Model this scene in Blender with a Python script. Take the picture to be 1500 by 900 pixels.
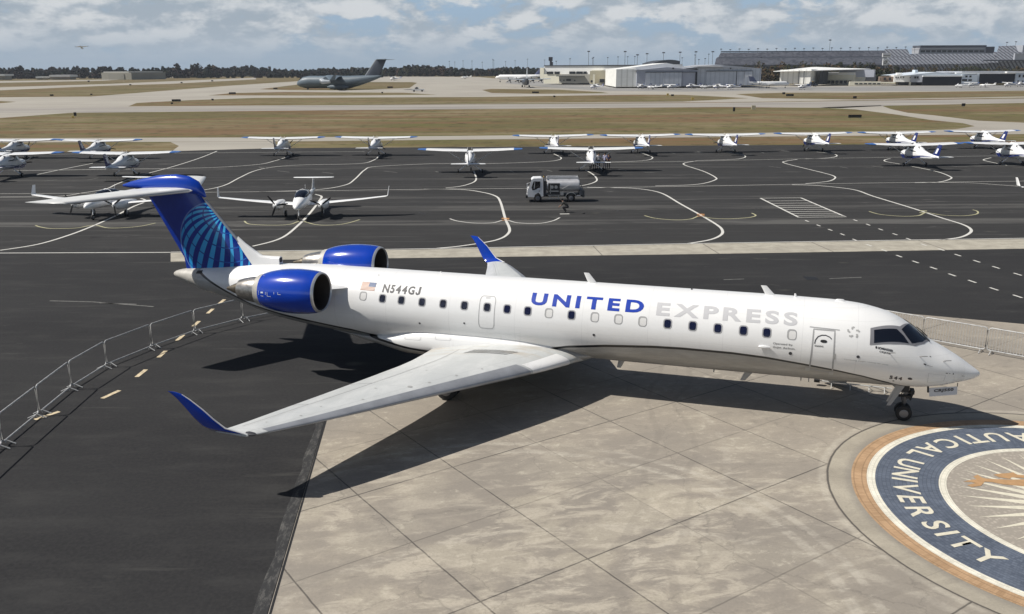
import bpy, bmesh, math, random
import numpy as np
from mathutils import Vector, Matrix, Euler
R = math.radians
pi = math.pi
random.seed(7)
scene = bpy.context.scene
for o in list(bpy.data.objects): bpy.data.objects.remove(o)
COL = scene.collection

# ------------------------------------------------------------------ camera, sky, sun, exposure
FPX, PITCH, ROLL, CH = 1303.52, 0.2620746, -0.004056, 11.1504
cam_d = bpy.data.cameras.new('camera'); cam = bpy.data.objects.new('camera', cam_d); COL.objects.link(cam)
cam_d.sensor_width = 36; cam_d.lens = FPX/1500*36; cam_d.clip_end = 20000; cam_d.clip_start = .1
cam.matrix_world = Matrix.Translation((0, 0, CH)) @ Matrix.Rotation(pi/2-PITCH, 4, 'X') @ Matrix.Rotation(ROLL, 4, 'Z')
scene.camera = cam
vs = scene.view_settings
vs.view_transform = 'Standard'; vs.look = 'None'; vs.gamma = 1; vs.exposure = .12; vs.use_curve_mapping = False
SUNV = Vector((-.87, -.06, 1)).normalized()          # towards the sun
sd = bpy.data.lights.new('sun', 'SUN'); sd.energy = 5.0; sd.angle = R(.55); sd.color = (1, .955, .885)
so = bpy.data.objects.new('sun', sd); COL.objects.link(so)
so.rotation_euler = SUNV.to_track_quat('Z', 'Y').to_euler()

# node expression helper
class NT:
    def __init__(s, tree): s.t = tree
    def node(s, typ, **kw):
        n = s.t.nodes.new(typ)
        for k, v in kw.items(): setattr(n, k, v)
        return n
    def put(s, sock, v):
        if isinstance(v, X): s.t.links.new(v.s, sock)
        elif hasattr(v, 'is_output'): s.t.links.new(v, sock)
        elif isinstance(v, (tuple, list)) and len(v) == 3 and len(sock.default_value) == 4: sock.default_value = (*v, 1)
        else: sock.default_value = v
    def m(s, op, *a):
        n = s.node('ShaderNodeMath', operation=op)
        for i, v in enumerate(a): s.put(n.inputs[i], v)
        return X(s, n.outputs[0])
    def coords(s, kind='Object'):
        n = s.node('ShaderNodeTexCoord'); return X(s, n.outputs[kind])
    def xyz(s, v):
        n = s.node('ShaderNodeSeparateXYZ'); s.put(n.inputs[0], v); return [X(s, o) for o in n.outputs]
    def vec(s, a, b, c):
        n = s.node('ShaderNodeCombineXYZ')
        for i, v in enumerate((a, b, c)): s.put(n.inputs[i], v)
        return X(s, n.outputs[0])
    def noise(s, v, scale=1, detail=4, rough=.5, dist=0):
        n = s.node('ShaderNodeTexNoise'); s.put(n.inputs['Vector'], v)
        n.inputs['Scale'].default_value = scale; n.inputs['Detail'].default_value = detail
        n.inputs['Roughness'].default_value = rough; n.inputs['Distortion'].default_value = dist
        return X(s, n.outputs[0])
    def voro(s, v, scale=1, feature='F1', out=0):
        n = s.node('ShaderNodeTexVoronoi', feature=feature); s.put(n.inputs['Vector'], v); n.inputs['Scale'].default_value = scale
        return X(s, n.outputs[out])
    def ss(s, v, a, b, lo=0, hi=1):
        n = s.node('ShaderNodeMapRange', interpolation_type='SMOOTHSTEP'); s.put(n.inputs[0], v)
        for i, q in enumerate((a, b, lo, hi)): s.put(n.inputs[i+1], q)
        return X(s, n.outputs[0])
    def mix(s, f, a, b):
        n = s.node('ShaderNodeMix', data_type='RGBA'); s.put(n.inputs[0], f); s.put(n.inputs[6], a); s.put(n.inputs[7], b)
        return X(s, n.outputs[2])
    def curve(s, v, pts, lo, hi):      # piecewise linear function of v, values in lo..hi, points (x, y)
        n = s.node('ShaderNodeValToRGB'); x0, x1 = pts[0][0], pts[-1][0]
        s.put(n.inputs[0], (v-x0)*(1/(x1-x0)))
        cr = n.color_ramp
        while len(cr.elements) < len(pts): cr.elements.new(.5)
        for e, (px, py) in zip(cr.elements, pts):
            g = (py-lo)/(hi-lo); e.position = (px-x0)/(x1-x0); e.color = (g, g, g, 1)
        return X(s, n.outputs[0])*(hi-lo)+lo
    def scale(s, v, k):
        n = s.node('ShaderNodeVectorMath', operation='MULTIPLY'); s.put(n.inputs[0], v); n.inputs[1].default_value = k
        return X(s, n.outputs[0])
class X:
    def __init__(a, nt, s): a.n = nt; a.s = s
    def __add__(a, b): return a.n.m('ADD', a, b)
    __radd__ = __add__
    def __sub__(a, b): return a.n.m('SUBTRACT', a, b)
    def __rsub__(a, b): return a.n.m('SUBTRACT', b, a)
    def __mul__(a, b): return a.n.m('MULTIPLY', a, b)
    __rmul__ = __mul__
    def __truediv__(a, b): return a.n.m('DIVIDE', a, b)
    def lt(a, b): return a.n.m('LESS_THAN', a, b)
    def gt(a, b): return a.n.m('GREATER_THAN', a, b)
    def abs(a): return a.n.m('ABSOLUTE', a)
    def fract(a): return a.n.m('FRACT', a)

world = bpy.data.worlds.new('World'); scene.world = world; world.use_nodes = True
wt = world.node_tree; wt.nodes.clear(); W = NT(wt)
sky = W.node('ShaderNodeTexSky', sky_type='NISHITA', sun_disc=False)
sky.sun_elevation = math.asin(SUNV.z); sky.sun_rotation = math.atan2(SUNV.x, SUNV.y)
sky.air_density = 1; sky.dust_density = 1.2; sky.ozone_density = 1
d = W.coords('Generated'); dx, dy, dz = W.xyz(d)
dzc = W.m('MAXIMUM', dz, 0)
cv = W.vec(dx*16, dy*16, dzc*31+W.m('POWER', dzc+.002, .5)*3)
warp = W.noise(W.vec(dx*20, dy*20, dzc*60), 1, 3, .5)
n1 = W.noise(cv, 1.0, 10, .60, .1)+(warp-.5)*.10
n2 = W.noise(W.vec(dx*16+.08, dy*16+.02, dzc*31+W.m('POWER', dzc+.002, .5)*3-.42), 1.0, 7, .55, .25)      # lower copy: tells tops from bottoms
big = W.noise(W.vec(dx*3.1, dy*3.1, dzc*9), 1, 3, .5)
cover = n1+(big-.5)*.55+W.ss(dz, 0, .07, -.02, .045)
mask = W.ss(cover, .41, .53)
up = W.ss(dz, .10, .26, 1, .0)
topl = W.ss(n2-n1, -.13, .10, 1, 0)
skyb = W.mix(W.ss(dz, -.01, .10), (.30, .395, .495), (.32, .45, .60))
cl = W.mix(topl, (.34, .40, .465), (.64, .66, .68))
cl = W.mix(W.ss(dz, .0, .055), (.36, .44, .53), cl)
low = W.mix(mask*W.ss(dz, .0, .03, .25, .95), skyb, cl)
bg1 = W.node('ShaderNodeBackground'); W.put(bg1.inputs[0], sky.outputs[0]); bg1.inputs[1].default_value = .05
bg2 = W.node('ShaderNodeBackground'); W.put(bg2.inputs[0], low); bg2.inputs[1].default_value = 1
mx = W.node('ShaderNodeMixShader'); W.put(mx.inputs[0], up*.93); W.put(mx.inputs[1], bg1.outputs[0]); W.put(mx.inputs[2], bg2.outputs[0])
wo = W.node('ShaderNodeOutputWorld'); W.put(wo.inputs[0], mx.outputs[0])

# ------------------------------------------------------------------ survey helper: where a sight line of the photo meets a level
def G(px, py, z=0.):
    a, b = px-750, py-450
    u = a*math.cos(ROLL)+b*math.sin(ROLL); v = -a*math.sin(ROLL)+b*math.cos(ROLL)
    d = (u, FPX*math.cos(PITCH)-v*math.sin(PITCH), -v*math.cos(PITCH)-FPX*math.sin(PITCH))
    t = (z-CH)/d[2]
    return Vector((d[0]*t, d[1]*t, z))
def at(px, Y):            # x of the picture column px at distance Y
    return (px-750)/FPX*(Y*math.cos(PITCH)+CH*math.sin(PITCH))
def zat(px, py, Y):       # height of picture row py at distance Y
    g = G(px, 400); a, b = px-750, py-450
    u = a*math.cos(ROLL)+b*math.sin(ROLL); v = -a*math.sin(ROLL)+b*math.cos(ROLL)
    return CH+Y*(-v*math.cos(PITCH)-FPX*math.sin(PITCH))/(FPX*math.cos(PITCH)-v*math.sin(PITCH))

# ------------------------------------------------------------------ materials
MATS = {}
def mat(name, col=(.5, .5, .5), rough=.5, metal=0., coat=0., spec=.5, vary=0., vscale=2., build=None, bump=0.):
    if name in MATS: return MATS[name]
    m = bpy.data.materials.new(name); m.use_nodes = True; T = NT(m.node_tree)
    b = m.node_tree.nodes['Principled BSDF']
    b.inputs['Roughness'].default_value = rough; b.inputs['Metallic'].default_value = metal
    b.inputs['Coat Weight'].default_value = coat; b.inputs['Specular IOR Level'].default_value = spec
    b.inputs['Base Color'].default_value = (*col, 1)
    if vary:
        c = T.coords(); f = T.noise(c, vscale, 5, .6)
        T.put(b.inputs['Base Color'], T.mix(T.ss(f, .3, .7), tuple(q*(1-vary) for q in col), tuple(min(1, q*(1+vary*.6)) for q in col)))
    if build: build(T, b)
    MATS[name] = m
    return m
def setbump(T, b, h, strength=.3, dist=.01):
    n = T.node('ShaderNodeBump'); n.inputs['Strength'].default_value = strength; n.inputs['Distance'].default_value = dist
    T.put(n.inputs['Height'], h); T.put(b.inputs['Normal'], n.outputs[0])

def b_asphalt(T, b):
    c = T.coords(); x, y, z = T.xyz(c)
    fine = T.noise(c, 9, 5, .7); mid = T.noise(T.vec(x*.35, y*1.1, 0), 1, 5, .6); big = T.noise(T.vec(x*.03, y*.12, 0), 1, 4, .55)
    streak = T.noise(T.vec(x*.12, y*1.5, 0), 1, 6, .7, .6)
    col = T.mix(T.ss(big, .3, .7), (.020, .020, .0215), (.029, .029, .030))
    col = T.mix(T.ss(mid, .45, .8, 0, .5), col, (.056, .055, .053))
    col = T.mix(T.ss(streak, .58, .76, 0, .6), col, (.080, .078, .073))
    back = T.ss(y, 52, 60)                          # older laid lanes beyond the concrete strip
    col = T.mix(back*.5, col, (.038, .037, .036))
    rag = T.noise(T.vec(x*.05, y*.5, 3), 1, 6, .75, 1)
    for y0, w, k in ((66.0, 1.5, .75), (73.3, 1.7, .6), (79.5, .8, .4), (93.5, .8, .45), (87, .5, .3), (104, .9, .35)):
        band = T.ss((y-y0+(rag-.5)*2.2).abs(), w*.5, w)
        col = T.mix((1-band)*T.ss(rag, .36, .6)*k, col, (.125, .122, .115))
    for y0 in (70, 76.7, 83, 90, 97, 101):          # dark joints between lanes
        col = T.mix(T.ss((y-y0+(rag-.5)*.6).abs(), .0, .16, .55, 0)*back, col, (.02, .02, .02))
    patch = T.ss(T.noise(T.vec(x*.09, y*.09, 9), 1, 2, .4), .56, .60, 0, .35)*back
    col = T.mix(patch, col, (.036, .036, .037))
    tl = T.ss(T.noise(T.vec(x*.9, y*.9, 21), 1, 6, .7), .60, .75, 0, .45)*T.ss(T.noise(T.vec(x*.12, y*.12, 5), 1, 2, .5), .45, .62); col = T.mix(tl, col, (.10, .098, .09))
    oil = T.ss(T.voro(T.vec(x*.13, y*.2, 4), 1), .02, .13, .7, 0)*T.ss(T.noise(T.vec(x*.8, y*.8, 6), 1, 4, .6), .42, .6); col = T.mix(oil, col, (.012, .012, .013))
    spots = T.ss(T.voro(T.vec(x*.22, y*.45, 0), 1), .03, .16, .5, 0)*T.ss(T.noise(c, .5, 3, .6), .5, .7)
    col = T.mix(spots, col, (.13, .125, .10))
    col = T.mix(T.ss(fine, .3, .75, .0, .3), col, (.060, .059, .057))
    lt = T.noise(T.vec(x*.035, y*.8, 11), 1, 7, .78, .4)
    sc = T.noise(T.vec(x*.16, y*1.3, 17), 1, 5, .62, .8); col = T.mix(T.ss(sc, .62, .72, 0, .7)*back, col, (.16, .155, .145))
    col = T.mix(T.ss(lt, .54, .70, 0, .6)*back, col, (.135, .132, .124)); col = T.mix(T.ss(lt, .30, .42, .5, 0)*back, col, (.026, .026, .027))
    T.put(b.inputs['Base Color'], col); b.inputs['Roughness'].default_value = .9; b.inputs['Specular IOR Level'].default_value = .14
    setbump(T, b, fine, .35, .01)
A_ASPH = mat('asphalt', build=b_asphalt)
CX, CY = 15.35, 20.93            # centre of the paved seal
def b_concrete(T, b):
    c = T.coords(); x, y, z = T.xyz(c)
    ca, sa = math.cos(R(34.8)), math.sin(R(34.8))
    n = y*ca-x*sa; t = x*ca+y*sa
    cb, sb = math.cos(R(10)), math.sin(R(10)); e1 = x*cb+y*sb; e2 = y*cb-x*sb
    fine = T.noise(c, 14, 4, .7); blot = T.noise(T.vec(e1*.42, e2*.62, 0), 1, 10, .64, .35); big = T.noise(T.vec(x*.13, y*.20, 5), 1, 3, .5, .2)
    swirl = T.noise(T.vec(e1*.70, e2*1.7, 2), 1, 10, .70, .5); mott = T.noise(T.vec(e1*2.4, e2*3.6, 8), 1, 7, .72, .3)
    wob = (T.noise(c, 2.5, 3, .6)-.5)*.035
    slab = T.node('ShaderNodeTexWhiteNoise', noise_dimensions='2D')
    T.put(slab.inputs['Vector'], T.vec(T.m('FLOOR', (t-9.1)*(1/3.0)), T.m('FLOOR', (n-14.33)*(1/3.06)), 0)); slab = X(T, slab.outputs[0])
    worn = T.ss(T.m('SQRT', (x-1.8)*(x-1.8)*.5+(y-20)*(y-20)*.9), 1.5, 8.5, 1, 0)        # the much-driven middle is bleached
    calm = worn*.6+.4
    col = T.mix(T.ss(mott, .3, .7), (.300, .264, .216), (.360, .318, .260))
    col = T.mix(T.ss(blot, .40, .56, .75, 0)*calm, col, (.240, .214, .184))
    col = T.mix(T.ss(blot+worn*.05, .53, .64, 0, .7)*calm, col, (.43, .385, .305))
    col = T.mix(T.ss(swirl+worn*.06, .53, .66, 0, .8)*calm, col, (.52, .465, .375))
    col = T.mix(T.ss(swirl, .32, .42, .45, 0), col, (.185, .164, .141))
    col = T.mix(T.ss(big-worn*.08, .45, .60, 0, .6), col, (.245, .220, .188))
    col = T.mix(slab*.25, col, (.215, .195, .168))
    col = T.mix(T.ss(mott+(blot-.5)*.5, .58, .70, 0, .55), col, (.50, .455, .37))
    rr = T.m('SQRT', (x-CX)*(x-CX)+(y-CY)*(y-CY))
    apron = T.ss(rr, 6.75, 6.80, 1, 0)
    # worn wheel scrubs in arcs
    for (ax, ay, r0, w, k) in ((-.3, 17.2, 7.6, .20, .55), (-.3, 17.2, 8.15, .16, .5), (-3.0, 26, 9.5, .15, .25), (2, 11, 9.2, .2, .25)):
        q = T.m('SQRT', (x-ax)*(x-ax)+(y-ay)*(y-ay))
        col = T.mix(T.ss((q-r0+wob*3).abs(), w*.4, w, k, 0)*T.ss(swirl, .4, .6), col, (.48, .44, .37))
    ncrk = T.voro(T.vec(t+ (blot-.5)*2, n+(swirl-.5)*1.2, 0), .23, 'DISTANCE_TO_EDGE')
    col = T.mix(T.ss(ncrk, .0, .0065, .32, 0), col, (.12, .11, .095))
    jn = (((n-14.33+wob)*(1/3.06)+.5).fract()-.5).abs()*3.06
    jt = (((t-9.1+wob)*(1/3.0)+.5).fract()-.5).abs()*3.0
    j1 = T.ss(jn, .008, .034, 1, 0)*T.ss(blot+swirl, .9, 1.25, 1, .5); j2 = T.ss(jt, .008, .032, 1, 0)*T.ss(blot+swirl, .9, 1.25, .95, .45)
    def lw(q, per, along, sd_):
        k = T.node('ShaderNodeTexWhiteNoise', noise_dimensions='1D'); T.put(k.inputs['W'], T.m('FLOOR', q*(1/per)+.5)+sd_); k = X(T, k.outputs[0])
        return T.ss(k+(T.noise(T.vec(along*.22, k*40, 0), 1, 2, .5)-.5)*1.1, .25, .75, .22, 1)
    kn = T.m('FLOOR', (n-14.33)*(1/3.06)+.5); kt = T.m('FLOOR', (t-9.1)*(1/3.0)+.5)
    oddn = ((kn*.5).fract()*2); wk = T.ss((kt-2).abs(), .2, .4, .35, 1)
    j1 = j1*(1-oddn*.5)*T.ss(T.noise(T.vec(t*.3, kn*7, 0), 1, 2, .5), .3, .5, .45, 1); j2 = j2*wk*T.ss(T.noise(T.vec(n*.3, kt*7, 4), 1, 2, .5), .32, .5, .4, 1)
    jj = T.m('MAXIMUM', j1, j2)*(1-apron)
    ring = T.ss((rr-6.79+wob).abs(), .012, .045, 1, 0)
    halo = T.ss((rr-6.95).abs(), .03, .16, .45, 0)*T.ss(swirl, .3, .6)
    apc = T.mix(T.ss(blot, .3, .7), (.30, .27, .215), (.41, .37, .295))
    apc = T.mix(T.ss(rr, 6.18, 6.45, .6, 0), apc, (.19, .175, .155))
    col = T.mix(apron*.8, col, apc)
    col = T.mix(halo, col, (.50, .46, .38))
    an = T.m('ARCTAN2', y-CY, x-CX); ja = (((an)*(1/(pi/8))+.3).fract()-.5).abs()
    col = T.mix(T.ss(ja*rr, .01, .03, .35, 0)*apron, col, (.14, .13, .11))
    col = T.mix(T.m('MAXIMUM', jj, ring)*.92, col, (.070, .064, .056))
    pit = T.ss(T.voro(c, 3.1), .02, .07, .55, 0)*T.ss(T.noise(c, .7, 2, .5), .52, .66)
    col = T.mix(pit, col, (.55, .51, .43))
    col = T.mix(T.ss(fine, .35, .7, .0, .22), col, (.16, .15, .13))
    stn = T.ss(T.voro(T.vec(x*.35, y*.5, 3), 1), .03, .12, .5, 0)*T.ss(mott, .4, .6); col = T.mix(stn, col, (.10, .09, .08))
    for (px_, py_, dx_, dy_, w_) in ((3., 20, .2, 1, .13), (4.1, 20, .2, 1, .13), (6, 16, 1, .42, .12), (6, 17.2, 1, .42, .12)):
        L_ = math.hypot(dx_, dy_); q = ((x-px_)*(dy_/L_)-(y-py_)*(dx_/L_)+(T.noise(T.vec(x*.15, y*.15, 0), 1, 2, .5)-.5)*3).abs()
        col = T.mix(T.ss(q, w_*.5, w_, .22, 0)*T.ss(swirl, .35, .6), col, (.13, .115, .10))
    T.put(b.inputs['Base Color'], col); b.inputs['Roughness'].default_value = .88; b.inputs['Specular IOR Level'].default_value = .3
    setbump(T, b, fine-T.m('MAXIMUM', jj, ring)*2, .3, .008)
CONC = mat('apron concrete', build=b_concrete)
def b_strip(T, b):
    c = T.coords(); x, y, z = T.xyz(c); f = T.noise(c, 1.2, 6, .65); g = T.noise(T.vec(x*.1, y*.6, 0), 1, 4, .6)
    col = T.mix(T.ss(f, .3, .7), (.30, .275, .225), (.42, .39, .32)); col = T.mix(T.ss(g, .45, .7, 0, .5), col, (.27, .25, .21))
    j = (((x+y*.1)*(1/7.3)).fract()-.5).abs()*7.3
    col = T.mix(T.ss(j, .02, .07, .7, 0), col, (.1, .09, .08)); T.put(b.inputs['Base Color'], col); b.inputs['Roughness'].default_value = .9
STRIPM = mat('strip concrete', build=b_strip)
def b_far(T, b):
    c = T.coords(); x, y, z = T.xyz(c); f = T.noise(T.vec(x*.03, y*.02, 0), 1, 5, .6); g = T.noise(T.vec(x*.01, y*.15, 0), 1, 5, .7)
    col = T.mix(T.ss(f, .3, .7), (.30, .275, .235), (.36, .335, .285)); col = T.mix(T.ss(g, .45, .75, 0, .5), col, (.21, .195, .175))
    T.put(b.inputs['Base Color'], col); b.inputs['Roughness'].default_value = .9
FARC = mat('taxiway concrete', build=b_far)
def b_rwy(T, b):
    c = T.coords(); x, y, z = T.xyz(c); f = T.noise(T.vec(x*.02, y*.25, 0), 1, 5, .6)
    col = T.mix(T.ss(f, .35, .65), (.215, .198, .18), (.335, .31, .27)); T.put(b.inputs['Base Color'], col); b.inputs['Roughness'].default_value = .9
RWY = mat('runway surface', build=b_rwy)
def b_grass(T, b):
    c = T.coords(); x, y, z = T.xyz(c)
    f = T.noise(T.vec(x*.016, y*.03, 0), 1, 7, .68, .4); g = T.noise(T.vec(x*.03, y*.2, 4), 1, 7, .72); h = T.noise(T.vec(x*.22, y*.16, 0), 1, 8, .78); p = T.noise(T.vec(x*.012, y*.085, 7), 1, 5, .6)
    col = T.mix(T.ss(f, .40, .60), (.125, .104, .052), (.205, .165, .098))
    col = T.mix(T.ss(g, .47, .58, 0, .85), col, (.112, .108, .040))
    col = T.mix(T.ss(p, .50, .60, 0, .85), col, (.160, .098, .055))
    col = T.mix(T.ss(h, .50, .64, 0, .7), col, (.060, .050, .026))
    col = T.mix(T.ss(T.noise(T.vec(x*.2, y*.9, 2), 1, 4, .7), .62, .74, 0, .5), col, (.27, .225, .145))
    T.put(b.inputs['Base Color'], col); b.inputs['Roughness'].default_value = .95; b.inputs['Specular IOR Level'].default_value = .1
GRASS = mat('dry airfield grass', build=b_grass)
def b_paint(T, b):
    c = T.coords(); f = T.noise(c, 5, 5, .75); T.put(b.inputs['Base Color'], T.mix(T.ss(f, .52, .74, 0, .75), (.58, .57, .53), (.22, .215, .2))); b.inputs['Roughness'].default_value = .8
LINEM = mat('worn white line paint', build=b_paint)
def b_painty(T, b):
    c = T.coords(); f = T.noise(c, 5, 5, .75); T.put(b.inputs['Base Color'], T.mix(T.ss(f, .5, .74, 0, .75), (.42, .40, .24), (.13, .125, .10))); b.inputs['Roughness'].default_value = .8
LINEY = mat('worn yellow line paint', build=b_painty)
LINEB = mat('worn cream dash paint', (.58, .48, .32), .8, vary=.3, vscale=6)
LINEO = mat('orange mark paint', (.62, .30, .10), .8, vary=.3, vscale=6)
LINEF = mat('faded scrape marks', (.16, .158, .148), .85, vary=.35, vscale=4)

def b_white(T, b):
    c = T.coords(); x, y, z = T.xyz(c); f = T.noise(T.vec(x*.5, y, z*2), 1.3, 6, .65); g = T.noise(c, .5, 3, .5)
    col = T.mix(T.ss(f, .3, .75, 0, .45), (.80, .80, .79), (.71, .705, .69)); col = T.mix(T.ss(g, .4, .7, 0, .25), col, (.74, .74, .74))
    for s0 in (3.8, 5.45, 7.9, 10.35, 12.6, 15.0, 17.45, 19.9, 22.0, 24.6): col = T.mix(T.ss((x-s0).abs(), .004, .014, .16, 0), col, (.3, .3, .3))
    for z0 in (1.72, 2.42, 3.42, 3.72): col = T.mix(T.ss((z-z0).abs(), .003, .010, .12, 0), col, (.3, .3, .3))
    riv = T.ss(((x*(1/.40)).fract()-.5).abs(), .47, .5, 0, .10)*T.ss(((z*(1/.06)).fract()-.5).abs(), .2, .3, 1, 0); col = T.mix(riv, col, (.35, .35, .35))
    run = T.noise(T.vec(x*3.2, y*.6, z*.35), 1, 5, .65); col = T.mix(T.ss(run, .56, .74, 0, .28)*T.ss(z, 3.2, 1.2), col, (.42, .40, .36))
    T.put(b.inputs['Base Color'], col); b.inputs['Roughness'].default_value = .3; b.inputs['Coat Weight'].default_value = .35; b.inputs['Coat Roughness'].default_value = .12
STRIPE = [(1.3, 1.06), (2.1, 1.25), (2.54, 1.37), (2.76, 1.45), (3.5, 1.66), (4.34, 1.82), (5.26, 1.945), (6.51, 2.085), (7.57, 2.145), (9.18, 2.155), (10.17, 2.125), (11.8, 2.0), (13.14, 1.82), (14.2, 1.55), (16.5, 1.15), (19, 1.25), (20.4, 1.42), (21.5, 1.66), (23.2, 1.86), (24.5, 2.02), (25.9, 2.28), (27, 2.72), (28.1, 3.19), (29, 3.6), (30, 4.1)]
def b_fus(T, b):
    b_white(T, b); c = T.coords(); x, y, z = T.xyz(c)
    base = b.inputs['Base Color'].links[0].from_socket
    th = T.curve(x, STRIPE, 1., 4.2); dlt = z-th
    dirt = T.noise(T.vec(x*.4, y*2, z*1.2), 1.5, 6, .7)
    grey = T.mix(T.ss(dirt, .35, .7), (.31, .30, .28), (.43, .42, .40))
    col = T.mix(T.ss(dlt, -.012, .012, 1, 0), X(T, base), grey)
    w = T.ss(x, 2, 12, .030, .048)
    col = T.mix(T.ss(dlt.abs(), w*.8, w*1.15, 1, 0)*T.ss(x, 28.4, 28.5, 1, 0), col, (.012, .012, .014))
    T.put(b.inputs['Base Color'], col)
FUSM = mat('airliner fuselage paint', build=b_fus)
WHITE = mat('aircraft white paint', build=b_white)
def b_wing(T, b):
    c = T.coords(); x, y, z = T.xyz(c); f = T.noise(T.vec(x*1.2, y*.5, z), 1, 6, .7, .4); g = T.noise(c, 4, 5, .7)
    col = T.mix(T.ss(f, .35, .7), (.47, .485, .48), (.56, .57, .56)); stain = T.ss(T.noise(T.vec(x*.8, y*3, 0), 1, 4, .6), .45, .7)*T.ss(y.abs(), 3.4, 2.0); col = T.mix(stain*.6, col, (.42, .36, .28)); col = T.mix(T.ss(g, .58, .74, 0, .3), col, (.45, .45, .43))
    yy = y.abs(); le = 13.75+.0*yy+(yy-3.0)*.674; te = 18.1+(yy-3.0)*.26
    for fr in (.22, .62, .74): col = T.mix(T.ss((x-(le+(te-le)*fr)).abs(), .006, .022, .22, 0), col, (.2, .2, .2))
    rib = ((yy*(1/1.45)).fract()-.5).abs()*1.45; col = T.mix(T.ss(rib, .005, .02, .16, 0), col, (.2, .2, .2))
    T.put(b.inputs['Base Color'], col); b.inputs['Roughness'].default_value = .38
WINGM = mat('wing grey white paint', build=b_wing)
SLATM = mat('leading edge metal', (.36, .37, .39), .36, .4, vary=.12)
GREYM = mat('grey trim paint', (.38, .38, .37), .45)
BLUE = mat('deep blue gloss paint', (.0008, .042, .40), .16, coat=1., vary=.12, vscale=1.2)
LBLUE = mat('tail light blue', (.02, .20, .62), .3)
DKBLUE = mat('dark blue window', (.005, .006, .03), .08, spec=.8)
BLACK = mat('matte black', (.012, .012, .013), .6)
RUBBER = mat('tyre rubber', (.018, .018, .019), .8)
HUB = mat('wheel hub metal', (.20, .20, .21), .45, .5)
METAL = mat('bare exhaust metal', (.42, .40, .37), .30, .85, vary=.3, vscale=6)
DMETAL = mat('dark titanium', (.17, .145, .11), .4, .8, vary=.3, vscale=6)
INTAKE = mat('dark intake lining', (.035, .030, .027), .5)
GLASS = mat('cockpit glass', (.006, .007, .012), .05, spec=.9)
LGREY = mat('pale grey lettering', (.50, .50, .51), .45)
DGREY = mat('charcoal lettering', (.045, .045, .05), .5)
OUTL = mat('door seam grey', (.34, .34, .34), .5)
GALV = mat('galvanised steel', (.52, .52, .51), .42, .25, vary=.2, vscale=8)
SHADE = mat('closed window shade', (.66, .655, .64), .4)
TAILGREY = mat('tail cone grey', (.44, .42, .38), .45, vary=.15, vscale=5)

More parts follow.
